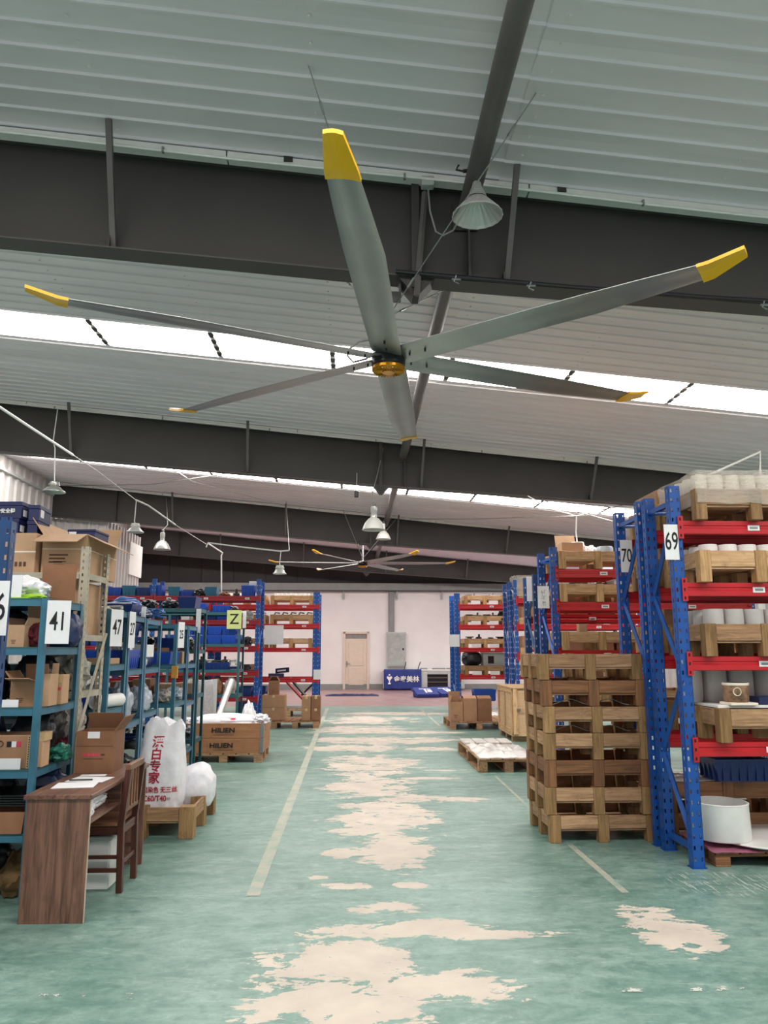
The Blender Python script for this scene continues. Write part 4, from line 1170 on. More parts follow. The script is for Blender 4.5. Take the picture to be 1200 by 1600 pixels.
# racks E and F further back
for (yE, lab) in ((14.45, 'slim blue rack with film-wrapped goods on top, in front of its twin'), (15.06, 'slim blue rack with crossing braces, twin behind the film-wrapped one')):
    rack('pallet_rack', lab, [3.06, 5.3], yE, .52, 2.80, [.8, 1.42, 1.97, 2.46], detail=False, label_x=(.2, .7), up_w=.062)
for lv, z in enumerate((1.42, 1.97, 2.46)):
    for c in range(2):
        flat_pallet((3.60 + c * 1.05, 14.74, z + .001), f'pallet on the {names[lv + 1]} beams of the slim blue rack' + (', aisle end' if c == 0 else ', inner'), w=.96, d=.56, h=.12, m=PINE)
        for j in range(3):
            carton((3.30 + c * 1.05 + j * .29, 14.72, z + .122), .26, .4, .21 if lv < 2 else .16, f'{["left", "middle", "right"][j]} carton on the {names[lv + 1]} beams of the slim blue rack' + (', aisle end' if c == 0 else ', inner'), M_CARD2 if lv == 2 else M_CARD, marks=False)
tag(mesh('stretch_film_wrap', lambda bm: (addbox(bm, -.50, .50, -.30, .30, .02, .42), bmesh.ops.subdivide_edges(bm, edges=bm.edges[:], cuts=6, use_grid_fill=True),
    [setattr(v, 'co', v.co + Vector((noise.noise(v.co * 9) * .03, noise.noise(v.co * 11) * .03, noise.noise(v.co * 7) * .03))) for v in bm.verts]), M_FILM, None, (3.58, 14.74, 2.47), sm=True), 'clear film over the cartons on top of the slim blue rack', 'film')

# rack G, far right
YG = 18.0
LG = [zz(y, YG) for y in (1055, 1012, 976, 944)]
rack('pallet_rack', 'far right blue pallet rack with red beams near the grey counter', [2.42, 4.75, 7.1], YG, .95, 2.80, LG, detail=False, label_x=(.34, .8), up_w=.13)
cards = [('far right rack', YG)]
tz = .21
for lv, z in enumerate(LG):
    for c in range(3):
        x = 3.08 + c * 1.05
        if c == 2: x = 3.08 + 2.3
        wh = ['left', 'second', 'third'][c]
        tray_pallet((x, YG + .42, z + .001), f'{wh} tray pallet on the {names[lv]} beams of the far right rack', w=.98, d=.8, h=tz, m=OLDPINE if lv == 0 else PINE)
        if c < 2:
            for s in (-.22, .2):
                q = tag(bx('paper_sheet', None, x + s - .11, x + s + .11, YG + .010, YG + .014, z + .004, z + .09, M_PAPER), f'white slip, {"left" if s < 0 else "right"} gap of the {wh} pallet, {names[lv]} beams, far right rack', 'paper')
                q.parent = None
gz = [LG[k] + .11 for k in range(4)]
for k in range(14):
    casting((2.72 + k * .14 % 1.9 + (0 if k < 13 else 0), YG + .15 + .2 * (k % 2), gz[3]), .20, k, M_CAST, NTH[k] + ' grey fitting from the left, top beams of the far right rack', 'grey fittings on the top beams of the far right rack', k % 3)
for k in range(10):
    casting((2.72 + (k * .21) % 1.9, YG + .15 + .2 * (k % 2), gz[2]), .22 if k != 4 else .34, k + 20, M_CASTD if k in (4, 5) else M_CAST, NTH[k] + ' valve body from the left, third beams of the far right rack', 'valve bodies on the third beams of the far right rack', k % 2)
for k in range(8):
    casting((2.72 + (k * .25) % 1.9, YG + .15 + .2 * (k % 2), gz[1]), .24, k + 40, M_CASTD if k % 2 else M_CAST, NTH[k] + ' metal part from the left, second beams of the far right rack', 'metal parts on the second beams of the far right rack', k % 3)
lump((2.78, YG + .35, LG[0] + tz), (.48, .5, .36), 21, M_BAGB, 'black wrapped bundle on the lowest pallet of the far right rack', amp=.12)
gb = carton((3.28, YG + .35, LG[0] + tz), .50, .45, .30, 'pale grey machine housing beside the black wrapped bundle', M_GREYL, marks=False, tape=False, name='machine_housing')
bx('dark_opening', gb, -.14, .0, -.228, -.22, .05, .22, M_BLACK)
mesh('top_lever', lambda bm: addtube(bm, [(-.28, 0, .33), (.26, 0, .33)], .03, 6), M_CASTD, gb)
crumple((3.1, YG + .3, .0), 1.3, .9, .34, 15, M_FILMW, 'heap of clear plastic sheet on the floor under the far right rack')
bin_((3.02, YG + .1, .34), .50, .35, .26, 'blue plastic bin on the plastic heap under the far right rack', M_BIN)
card('', at(710, 1001, YG - .03), .1, .24, .28, 'white card on the left post of the far right rack')

# row of cartons on a flat pallet, right of the aisle
flat_pallet((2.42, 15.65, 0), 'flat pallet under the row of brown cartons, right of the aisle', w=1.12, d=1.2, h=.15, m=OLDPINE)
cx_ = [xx(704, 15.1, 1110), xx(724, 15.1, 1110), xx(746, 15.1, 1110), xx(769, 15.1, 1110), xx(790, 15.1, 1110)]
carton(((cx_[0] + cx_[1]) / 2, 15.30, .151), cx_[1] - cx_[0] - .01, .38, .36, 'brown carton with raised flaps at the left end of the row on the right-hand pallet', open_={'l': -12, 'b': 5}, marks=True)
for k in range(1, 3):
    carton(((cx_[k] + cx_[k + 1]) / 2, 15.30, .151), cx_[k + 1] - cx_[k] - .012, .38, .42, ['', 'brown carton second from the left in the row on the right-hand pallet', 'brown carton third from the left in the row on the right-hand pallet', 'brown carton beside the plywood crate on the right-hand pallet'][k], M_CARD if k != 2 else M_CARD3, open_={'f': -75, 'b': -75}, marks=False)
for k in range(2):
    carton((2.15 + k * .42, 15.9, .151), .40, .40, .40, ['brown carton in the back row of the right-hand pallet, left', 'brown carton in the back row of the right-hand pallet, middle', 'brown carton in the back row of the right-hand pallet, right'][k], M_CARD3, marks=False)
# plywood crate standing on skids
cr = thing('plywood_crate', 'pale plywood crate with battens on skids, behind the pallet stack', 'crate', (2.66, 13.05, 0))
cw, cdp, ch = .75, 1.25, .74
bx('side_panel', cr, 0, .012, .02, cdp - .02, .14, .12 + ch, PALEPLY)
bx('side_panel', cr, cw - .012, cw, .02, cdp - .02, .14, .12 + ch, PALEPLY)
bx('end_panel', cr, .012, cw - .012, 0, .012, .14, .12 + ch, PALEPLY)
bx('end_panel', cr, .012, cw - .012, cdp - .012, cdp, .14, .12 + ch, PALEPLY)
for y in (0, cdp * .5, cdp - .08):
    bx('batten', cr, -.022, -.001, y, y + .08, .10, .12 + ch, PINE, .002)
for z in (.12, .78):
    bx('batten', cr, -.022, -.001, .085, cdp * .5 - .005, z, z + .08, PINE, .002); bx('batten', cr, -.022, -.001, cdp * .5 + .085, cdp - .085, z, z + .08, PINE, .002)
for x in (.0, cw * .5 - .04, cw - .08):
    bx('batten', cr, x, x + .08, -.022, -.001, .12, .12 + ch, PINE, .002)
bx('lid', cr, -.03, cw + .03, -.03, cdp + .03, .12 + ch, .14 + ch, PALEPLY, .002)
for y in (.1, .6, 1.1):
    bx('skid', cr, 0, cw, y, y + .1, .0, .09, OLDPINE, .003)
bx('floor_panel', cr, -.02, cw, 0, cdp, .09, .14, PALEPLY)
bx('latch', cr, .06, .12, -.04, -.022, .5, .53, M_STEEL)
# low pallet with crumpled film
flat_pallet((1.945, 10.85, 0), 'long low pallet with plastic film, left of the pallet stack', w=.76, d=1.95, h=.16, m=OLDPINE)
fp = crumple((1.955, 10.55, .161), .72, 1.3, .13, 31, M_FILMW, 'crumpled clear plastic film covering the long low pallet')
for k in range(4):
    tag(bx('fitted_board', None, 1.59 + k * .18, 1.75 + k * .18, 11.35, 11.8, .161, .20, M_FILMW, .01), ['leftmost of four film-covered slabs at the back of the long low pallet', 'second film-covered slab at the back of the long low pallet', 'third film-covered slab at the back of the long low pallet', 'rightmost film-covered slab at the back of the long low pallet'][k], 'slab')

# ================================================================== FAR END
# counter with banner
yc_ = 29.45
x0, x1, x2 = xx(599, yc_), xx(657, yc_), xx(725, yc_)
ct = thing('grey_counter', 'grey counter with an oven-like dark opening along the end wall', 'counter', (x0, yc_, 0))
hC = zz(1046, yc_); Lc = x2 - x0
bx('worktop', ct, -.02, Lc, -.02, .62, hC - .05, hC, M_WHITE, .005)
bx('carcass', ct, 0, x1 - x0 + .25, .0, .6, .06, hC - .05, M_GREYL, .004)
bx('carcass', ct, x1 - x0 + .25 + .78, Lc, .0, .6, .06, hC - .05, M_GREYL, .004)
bx('oven_opening', ct, x1 - x0 + .25, x1 - x0 + 1.03, .12, .14, .06, hC - .18, M_BLACK)
bx('oven_bar', ct, x1 - x0 + .25, x1 - x0 + 1.03, .06, .10, .28, .31, mat('oven_bar_grey', '6a5d58', .5))
bx('oven_bar', ct, x1 - x0 + .25, x1 - x0 + 1.03, .06, .10, .44, .47, mat('oven_bar_grey', '6a5d58', .5))
bx('oven_hood', ct, x1 - x0 + .25, x1 - x0 + 1.03, -.01, .1, hC - .18, hC - .05, M_GREYL, .004)
for k in range(3):
    a = x1 - x0 + 1.1; bx('drawer', ct, a, a + .5, -.015, 0, .1 + k * .22, .29 + k * .22, M_GREYL, .006)
bx('door_panel', ct, x1 - x0 + .02, x1 - x0 + .24, -.015, 0, .1, hC - .12, M_GREYL, .006)
ba = thing('blue_banner', 'blue cloth banner with white emblem hanging over the counter front', 'banner', ((x0 + x1) / 2 + .02, yc_ - .04, 0))
bwid = x1 - x0
def cloth(bm):
    n, mm = 24, 12
    g = [[bm.verts.new(((i / n - .5) * bwid, -.02 + .02 * math.sin(i * .9 + j * .2) * (j / mm) + .012 * noise.noise(Vector((i * .3, j * .3, 1))), .03 + (hC - .02) * (1 - j / mm))) for j in range(mm + 1)] for i in range(n + 1)]
    for i in range(n):
        for j in range(mm): bm.faces.new([g[i][j], g[i + 1][j], g[i + 1][j + 1], g[i][j + 1]])
o = mesh('cloth', cloth, M_TARP, ba, sm=True)
so = o.modifiers.new('thickness', 'SOLIDIFY'); so.thickness = .006
text('lettering', '金泰美林', .24, M_WHITEP, ba, (.14, -.065, hC * .52), bold=.02)
def emblem(bm):
    addbox(bm, -.05, .05, -.003, 0, .0, .05); addbox(bm, -.02, .02, -.003, 0, .05, .14)
    v = [bm.verts.new((x, -.004, z)) for x, z in ((0, .10), (.11, .24), (.07, .30), (0, .26), (-.07, .30), (-.11, .24))]
    bm.faces.new(v)
    addlathe(bm, [(.001, 0), (.035, 0)], 12)
mesh('emblem', emblem, M_WHITEP, ba, (-.50, -.068, hC * .52 - .17))
mesh('emblem_head', lambda bm: addtube(bm, [(0, 0, 0), (0, -.004, 0)], .035, 14), M_WHITEP, ba, (-.50, -.066, hC * .52 + .17))
for px_, hh_, tl in ((632, .28, .06), (653, .28, .10)):
    p = Vector((xx(px_, yc_), yc_ + .1, hC + .001))
    tag(mesh('desk_antenna', lambda bm: addtube(bm, [(0, 0, 0), (tl, 0, hh_)], .018, 6), M_BLACK, None, p), 'short black stick leaning on the counter above the ' + ('middle' if px_ == 632 else 'right corner') + ' of the blue banner', 'stick')
for k, (a, b) in enumerate(((657, 668), (676, 696), (698, 708))):
    p0_, p1_ = xx(a, yc_), xx(b, yc_)
    t_ = thing('counter_tray', ['flat dark tray on the counter right of the blue banner', 'long flat dark tray in the middle of the counter', 'small grey device at the right end of the counter'][k], 'tray', ((p0_ + p1_) / 2, yc_ + .25, hC))
    wq = (p1_ - p0_) / 2
    bx('base', t_, -wq, wq, -.12, .12, 0, .03, M_BLACK if k < 2 else M_GREY, .005); bx('rim', t_, -wq, wq, -.13, -.12, 0, .05, M_GREY)
# folded blue mats on the floor
for k, (px_, py_, w_, d_, a, lb) in enumerate(((664, 1092, .74, .8, 8, 'folded blue mat with white logo on the floor, left of the pair'), (694, 1090, .72, .8, 24, 'folded blue mat with white logo on the floor, right of the pair'))):
    Yq = 25.2 + .35 * k
    t_ = thing('blue_mat', lb, 'mat', (xx(px_, Yq, py_), Yq, .0), R(a))
    def mt(bm):
        for q in range(2):
            addbox(bm, -w_ / 2 + .02 * q, w_ / 2, -d_ / 2, d_ / 2 - .05 * q, .05 + q * .055, .10 + q * .055)
    o = mesh('folded_panel', mt, M_TARP, t_, (0, 0, .06), (R(14), 0, 0))
    o2 = bx('support_fold', t_, -w_ / 2 + .05, w_ / 2 - .05, .1, d_ / 2 - .05, 0, .17, M_TARP, .02)
    mesh('logo', lambda bm: (addbox(bm, -.03, .03, -.25, .15, .162, .165), addbox(bm, -.18, .2, .12, .17, .162, .165), addbox(bm, .06, .2, -.2, .06, .162, .165)), M_WHITEP, t_, (0, 0, .06), (R(14), 0, 0))
t_ = thing('dark_mat', 'flat dark blue mat lying on the pink floor in front of the door', 'mat', (xx(550, 26.2, 1085), 26.2, 0))
crq = crumple((xx(550, 26.2, 1085), 26.2, 0.0), 1.75, .8, .09, 44, M_NAVY, 'flat dark blue mat lying on the pink floor in front of the door', 'mat', 'dark_mat')
bpy.data.objects.remove(t_)

# ================================================================== LEFT SIDE
def shelf(name, label, xr, y0, d, h, tops, length, m=M_TEAL, mb=None, bays=1, back=False):
    """boltless light shelving; xr = aisle end; runs to -X"""
    mb = mb or m
    t_ = thing(name, label, 'shelving', (xr, y0, 0))
    for b in range(bays + 1):
        x = -b * length / bays
        for y in (0, d - .04):
            s = 1
            def ang(bm):
                addbox(bm, -.038, 0, 0, .003, 0, h); addbox(bm, -.003, 0, .003, .038, 0, h)
            def ang2(bm):
                addbox(bm, -.038, 0, .037, .04, 0, h); addbox(bm, -.003, 0, 0, .037, 0, h)
            o = mesh('post', ang if y == 0 else ang2, m, t_, (x, y, 0), key=('post', h, y == 0))
    for b in range(bays):
        xa, xb = -(b + 1) * length / bays + .002, -b * length / bays - .004
        for z in tops:
            bx('shelf_board', t_, xa, xb, .004, d - .004, z - .012, z, mb)
            bx('front_lip', t_, xa + .002, xb - .036, .001, .004, z - .05, z - .012, m)
            bx('front_lip', t_, xa + .002, xb - .036, d - .004, d - .001, z - .05, z - .012, m)
            bx('side_lip', t_, xb - .006, xb - .0, .04, d - .04, z - .05, z - .0, m)
    return t_
# rack marked 46
rack46 = rack('pallet_rack', 'blue rack post marked 46 at the left edge of the picture', [-1.985, -4.2], 3.95, .50, 2.24, [.6, 1.2, 1.8], m=M_BLUED, mb=M_TEAL, braces=False, label_x=(), bh=.06)
card('46', at(-9, 950, 4.35), .21, .150, .30, 'white card with the number 46 at the left edge', sx=.62)
T41 = [zz(1298, 5.0), zz(1200, 5.0), zz(1104, 5.0), zz(1011, 5.0), zz(936, 5.0)]
shelf('light_shelving', 'teal shelving unit marked 41 behind the desk', -1.95, 5.0, .66, T41[4], T41, 2.1, M_TEAL, M_TEALD, bays=1)
card('41', at(91, 972, 4.97), .165, .140, .27, 'white card with the number 41 hanging on the teal shelving', rz=R(10), sx=.62)
# grey slotted-angle unit
def slotted(xr, y0, d, h, tops, length, label):
    t_ = thing('slotted_shelving', label, 'shelving', (xr, y0, 0))
    for x in (0, -length):
        for k, y in enumerate((0, d)):
            def ang(bm):
                s = 1 if k == 0 else -1
                n = int(h / .05)
                addbox(bm, -.055, -.040, y, y + .003 * s, 0, h) if s > 0 else addbox(bm, -.055, -.04, y - .003, y, 0, h)
                ya, yb = (y, y + .003) if s > 0 else (y - .003, y)
                addbox(bm, -.028, 0, ya, yb, 0, h)
                for q in range(n): addbox(bm, -.04, -.028, ya, yb, q * .05, q * .05 + .03)
                ya, yb = (y, y + .055 * s)
                a_, b_ = (y + .003, y + .02) if s > 0 else (y - .02, y - .003)
                addbox(bm, -.003, 0, a_, b_, 0, h)
                a_, b_ = (y + .034, y + .055) if s > 0 else (y - .055, y - .034)
                addbox(bm, -.003, 0, a_, b_, 0, h)
                a_, b_ = (y + .02, y + .034) if s > 0 else (y - .034, y - .02)
                for q in range(n): addbox(bm, -.003, 0, a_, b_, q * .05, q * .05 + .03)
            mesh('slotted_post', ang, M_GREYP, t_, (x, 0, 0))
    for z in tops:
        bx('shelf_board', t_, -length, -.004, .004, d - .004, z - .01, z, M_GREYP)
        bx('side_rail', t_, -.008, -.003, .02, d - .02, z - .045, z - .0, M_GREYP)
        bx('front_rail', t_, -length, -.06, .0035, .007, z - .045, z - .01, M_GREYP)
    return t_
TS = [.25, .78, 1.20, zz(992, 5.8), zz(898, 5.8)]
slotted(-1.955, 5.71, .50, 2.25, TS, 2.1, 'grey slotted-angle shelving stuffed with bags, next to the unit marked 41')
tag(mesh('wooden_batten', lambda bm: addtube(bm, [Vector(at(166, 990, 6.1)), Vector(at(121, 1148, 5.70))], .011, 5), M_GREYP), 'thin pale rod leaning across the bags on the grey shelving', 'rod')
# teal rows going back
rows = [(6.33, .49, 1.82, 'teal shelving unit marked 47', M_TEAL, [zz(1165, 6.4), 1.03, 1.38, 1.82]),
        (6.86, .52, 1.80, 'slate-blue shelving with a 27 card, back to back with the 47 one', M_SLATE, [.35, .88, zz(1045, 7.1), 1.80]),
        (7.42, .58, 1.79, 'slate-blue shelving unit with blue hoses on top', M_SLATE, [.35, zz(1110, 7.7), zz(1043, 7.7), 1.79]),
        (8.70, .58, 1.78, 'teal shelving unit with a narrow white card and orange tag', M_TEAL, [.35, zz(1095, 9), zz(1037, 9), 1.78]),
        (9.32, .50, 1.78, 'slate-blue shelving unit behind the one with the orange tag', M_SLATE, [.35, zz(1095, 9.5), zz(1037, 9.5), 1.78]),
        (9.95, .45, 2.02, 'tall teal shelving unit just before the one marked Z', M_TEALD, [.4, .95, 1.5, 2.02])]
for (y0, d, h, lb, m, tops) in rows:  # each row has its own look or mark
    shelf('light_shelving', lb, -1.95, y0, d, h, tops, 2.1, m, M_TEALD, bays=1)
ZT = [zz(1085, 13.5), zz(1046, 13.5), zz(1006, 13.5), zz(957, 13.5)]
shelf('light_shelving', 'dark teal shelving unit marked with a letter Z', -1.95, 13.5, .55, ZT[3] + .02, ZT, 2.4, M_TEALD, M_TEALD, bays=2)
card('47', at(182, 981, 6.29), .17, .150, .29, 'white card with the number 47 on the teal shelving', sx=.62, rz=R(70))
card('27', at(206, 984, 6.83), .15, .125, .31, 'narrow white card with the number 27', sx=.6, rz=R(82))
card('Z', at(366, 968, 13.44), .25, .25, .32, 'yellow-green card with a black letter Z', m=M_YCARD, bold=.01)
card('25', at(283, 992, 8.66), .13, .12, .28, 'narrow white card on the shelving with the orange tag', sx=.6, rz=R(70))
tag(bx('orange_tag', None, *(lambda p: (p.x - .032, p.x + .032, 8.66, 8.695, p.z - .065, p.z + .065))(at(273, 1050, 8.68)), mat('orange_tag', 'e0a040', .6)), 'orange tag on the teal post left of the cardboard tube', 'tag')
card('', at(310, 970, 9.9), .1, .06, .30, 'blank white strip card on the tall teal shelving')
card('', at(382, 968, 13.7), .1, .06, .30, 'blank white strip card just right of the letter Z')

_before = set(bpy.data.objects)
# --- contents of unit 41 (front faces towards the camera)
y41 = 5.05
z5, z4, z3, z2, z1 = T41[4], T41[3], T41[2], T41[1], T41[0]
lump((-2.28, 5.20, z5), (.42, .30, .17), 2, M_BAG, 'rumpled white plastic bags on top of the unit marked 41', 'bag', amp=.3)
tag(bx('paper_slip', None, -2.30, -2.19, 5.015, 5.02, z5, z5 + .15, M_PAPER), 'white paper slip standing on top of the unit marked 41', 'paper')
lump((-2.15, 5.1, z5), (.18, .10, .035), 9, M_LIME, 'bright lime green strap on top of the unit marked 41', 'strap', 'lime_strap', amp=.1)
tag(bx('lime_sheet', None, -2.30, -2.14, 5.005, 5.25, z5, z5 + .006, M_LIME), 'lime green sheet under the white bags on the unit marked 41', 'sheet')
pb = tag(bx('cardboard_sheet', None, -2.22, -1.99, 5.40, 5.41, z5, z5 + .26, M_CARD3), 'brown cardboard panel standing behind the bags on the unit marked 41', 'panel')
def xq(px, Y, py): return xx(px, Y, py) - .065   # this block is shifted by .065 below
xa, xb = xq(10, 5.06, 990), xq(37, 5.06, 990)
carton(((xa + xb) / 2, 5.22, z4), xb - xa, .30, .14, 'small open carton on the second highest shelf of unit 41', M_CARD2, open_={'b': -10, 'l': 25, 'r': 20})
lump((xq(58, 5.2, 985), 5.25, z4), (.14, .25, .17), 33, mat('maroon_cloth', '6a1f2a', .8, 0, .3, 9), 'maroon bundle beside the small open carton in unit 41', 'bundle', 'cloth_bundle')
xa, xb = xq(15, 5.06, 1080), xq(54, 5.06, 1080)
carton(((xa + xb) / 2, 5.18, z3), xb - xa, .22, .16, 'open carton with lifted flaps on the middle shelf of unit 41', M_CARD, open_={'f': 80, 'b': -12, 'l': 35})
tag(bx('white_label_card', None, xa - .03, xa + .07, 5.035, 5.04, z3, z3 + .045, M_PAPER), 'white label card in front of the open carton on the middle shelf', 'card')
xa, xb = xq(66, 5.12, 1070), xq(78, 5.12, 1070)
carton(((xa + xb) / 2, 5.19, z3), xb - xa, .14, .20, 'narrow carton right of the open carton in unit 41', M_CARD2, open_={'b': 5}, marks=False)
xa, xb = xq(83, 5.28, 1070), xq(98, 5.28, 1070)
n_ = carton(((xa + xb) / 2, 5.34, z3), xb - xa, .12, .19, 'narrow carton at the back right of the middle shelf of unit 41', M_CARD2, marks=False)
bx('red_print', n_, -.02, .02, -.0615, -.0600, .09, .11, M_REDINK)
xb = xq(47, 5.04, 1175)
c_ = carton((xb - .21, 5.18, z2), .42, .26, .20, 'wide printed carton with tricolour stripes on the fourth shelf of unit 41', M_CARD, marks=True, tape=False)
for k, mm in enumerate((M_INK, M_PAPER, M_REDINK)):
    bx('stripe', c_, .06 + k * .03, .088 + k * .03, -.132, -.1305, .13, .165, mm)
mesh('round_emblem', lambda bm: addtube(bm, [(.02 + .018 * math.cos(a), -.132, .15 + .018 * math.sin(a)) for a in [k * math.pi / 6 for k in range(13)]], .003, 4), M_INKB, c_)
def dts(bm):
    for q in range(13): addbox(bm, .193, .199, -.1335, -.1315, .012 + q * .0145, .019 + q * .0145)
mesh('dotted_edge', dts, M_INK, c_)['kind'] = 'stuff'
bx('taped_edge', c_, .187, .206, -.1315, -.1304, .002, .198, M_TAPE)
tag(bx('paper_slip', None, xb - .32, xb - .05, 5.03, 5.036, z2, z2 + .065, M_PAPER), 'torn white paper in front of the wide printed carton', 'paper')
xa, xb = xq(59, 5.10, 1165), xq(67, 5.10, 1165)
carton(((xa + xb) / 2, 5.16, z2), xb - xa, .12, .21, 'narrow carton behind the post, right of the tricolour carton', M_CARD2, marks=False)
lump((xq(90, 5.35, 1185), 5.40, z2), (.14, .18, .12), 14, M_GREENB, 'green plastic bag at the back of the fourth shelf of unit 41', amp=.3)
carton((-2.27, 5.16, z1), .42, .26, .12, 'shallow open carton on the lowest shelf of unit 41', M_CARD3, open_={'f': 165}, marks=False)
lump((-2.16, 5.25, 0), (.22, .34, .27), 17, mat('ochre_sack', '6f5430', .8, 0, .3, 9, bmp=.6), 'ochre sack on the floor under unit 41', 'sack', 'ochre_sack', neck=.3)
lump((-2.45, 5.2, 0), (.3, .34, .24), 18, M_CARD3, 'brown wrapped bundle on the floor behind the ochre sack', 'bundle', 'wrapped_bundle')
for li, (z, h9) in enumerate(((z4, .27), (z3, .33), (z2, .33), (z1, .33), (0, .26))):  # dark filler added behind the goods to keep the shelf backs dark
    for k in range(3):
        lump((-2.13 - k * .34 - (.12 if li in (1, 2) else 0), 5.53, z), (.32, .20, h9), 200 + li * 3 + k, M_BAGB if (li + k) % 3 else M_HOSED,
             f'dark filler bundle, {["first", "second", "third"][k]} from the aisle, back of the {["second highest", "middle", "fourth", "lowest", "floor"][li]} shelf of 41', 'bundle', 'dark_bundle', amp=.15)
for k in range(5):
    tag(bx('black_sheet', None, -2.9, -2.08, 5.10 + .002 * k, 5.46, z1 + .24 + k * .014 - .1, z1 + .249 + k * .014 - .1, M_BLACK), f'{["bottom", "second", "middle", "fourth", "top"][k]} thin black sheet in the pile low in unit 41', 'sheet', 'black sheets piled on the lower shelf of unit 41')
# more goods deeper left in unit 41
for k in range(4):
    carton((-2.78 - .38 * (k % 2), 5.22, [z4, z3, z2, z1][k]), .34, .3, .24, f'closed carton deep in unit 41 on its {["second highest", "middle", "fourth", "lowest"][k]} shelf', M_CARD3, marks=False)

def shift_new(before, dx):
    for o in bpy.data.objects:
        if o not in before and o.parent is None: o.location.x += dx
shift_new(_before, .065)
# --- slotted unit: cartons, navy boxes and bags
zt5, zt4 = TS[4], TS[3]
big = carton((-2.555, 5.96, zt5), .38, .34, 2.36 - zt5, 'big printed carton on the grey shelving under the navy boxes', M_CARD2, tape=False, marks=True, rz=R(-2))
bx('tape_band', big, -.192, .192, -.1715, -.17, .155, .165, M_CREAM)
def glyph(bm):
    for q in range(9): addbox(bm, -.15 + q * .032, -.13 + q * .032, -.1715, -.17, .05, .085)
mesh('printed_row', glyph, M_INKB, big)['kind'] = 'stuff'
hb_ = zz(838, 5.85) - zt5
lowc = carton((-2.21, 6.04, zt4 + .001), .38, .48, zt5 - zt4 - .06, 'tall pale carton below the open one on the grey shelving', M_CARD2, marks=True)
openb = carton((-2.185, 6.22, zt5 + .001), .33, .74, hb_, 'wide open carton with drooping flaps on the grey shelving', M_CARD2, open_={'f': 112, 'r': 116, 'b': 40, 'l': 35}, marks=True)
bx('tape_band', openb, -.166, .166, -.3715, -.37, hb_ * .62, hb_ * .64, M_CREAM)
bx('tape_band', openb, .1645, .1665, -.37, .37, hb_ * .62, hb_ * .64, M_CREAM)
for k in range(3):
    bx('printed_line', openb, -.11 + .0, .03 - .02 * k, -.3715, -.37, hb_ * (.46 - .09 * k), hb_ * (.50 - .09 * k), M_INKB)
# navy boxes
nb = [(-2.69, 5.96, .36, .24, .13, 'upper navy shoe box with white characters, left of the pair on top'), (-2.70, 5.96, .35, .24, .115, 'lower navy shoe box under the one with white characters'),
      (-2.445, 5.99, .08, .26, .12, 'narrow navy box with a white label at the right of the top row'), (-2.45, 5.99, .075, .25, .105, 'narrow navy box below the labelled one')]
zb = 2.361
carton((-2.94, 5.97, zt5), .36, .32, 2.36 - zt5, 'second printed carton left of the big one on the grey shelving', M_CARD2, tape=False, marks=True)
for k, (x, y, w_, d_, h_, lb) in enumerate(nb):
    z = zb + (.116 if k == 0 else .106 if k == 2 else 0)
    t_ = thing('navy_box', lb, 'box', (x, y, z), R(-4 if k < 2 else 3))
    bx('body', t_, -w_ / 2, w_ / 2, -d_ / 2, d_ / 2, 0, h_ - .03, M_NAVY, .003)
    bx('lid', t_, -w_ / 2 - .004, w_ / 2 + .004, -d_ / 2 - .004, d_ / 2 + .004, h_ - .03, h_, M_NAVY, .003)
    if k == 0: text('lettering', '动安全鞋', .038, M_WHITEP, t_, (.06, -.126, .055), bold=.02)
    if k in (0, 1): bx('label_sticker', t_, w_ / 2 + .0005, w_ / 2 + .002, -.09, -.03, .02, .07, M_PAPER)
    if k == 2: bx('label_sticker', t_, .0405, .042, -.10, -.03, .03, .09, M_PAPER)
t_ = thing('navy_box', 'navy box lying on top of the carton with drooping flaps', 'box', (-2.18, 6.34, zt5 + hb_ + .004), R(-4))
bx('body', t_, -.11, .11, -.14, .14, .02, .07, M_NAVY, .003); bx('lid', t_, -.115, .115, -.145, .145, .07, .09, M_NAVY, .003); bx('label_sticker', t_, -.10, -.04, -.1465, -.1455, .03, .07, M_PAPER)
bx('underside', t_, -.09, .09, -.12, .12, 0, .02, M_NAVY)
# bags in the grey shelving
for k, (z, dz_, m, lb) in enumerate(((TS[2], .36, M_BAGG, 'grey cloth bundle on the shelf of the grey shelving below the tall carton'), (TS[1], .38, M_BAGG, 'big grey crumpled bundle in the middle of the grey shelving'),
                                   (TS[1] + .0, .12, M_PINKC, 'pink cloth bundle in the grey shelving'), (TS[0], .44, M_BAGC, 'clear plastic bundle low in the grey shelving'))):
    lump((-2.12 + (.05 if k == 2 else 0), 5.95 - (.12 if k == 2 else 0), z), (.31 if k != 2 else .14, .36 if k != 2 else .12, dz_), 50 + k, m, lb, 'bundle', 'cloth_bundle', amp=.36, freq=3)
lump((-2.12, 5.95, zt4 - .13 - .0), (.24, .3, .10), 61, M_BAGG, 'thin grey bundle just under the shelf with the tall carton', 'bundle', 'cloth_bundle').location.z = TS[2] + .361
lump((-2.12, 5.95, 0), (.28, .34, .22), 62, M_BAGB, 'dark bundle on the floor under the grey shelving', 'bundle', 'cloth_bundle')
_before = set(bpy.data.objects)
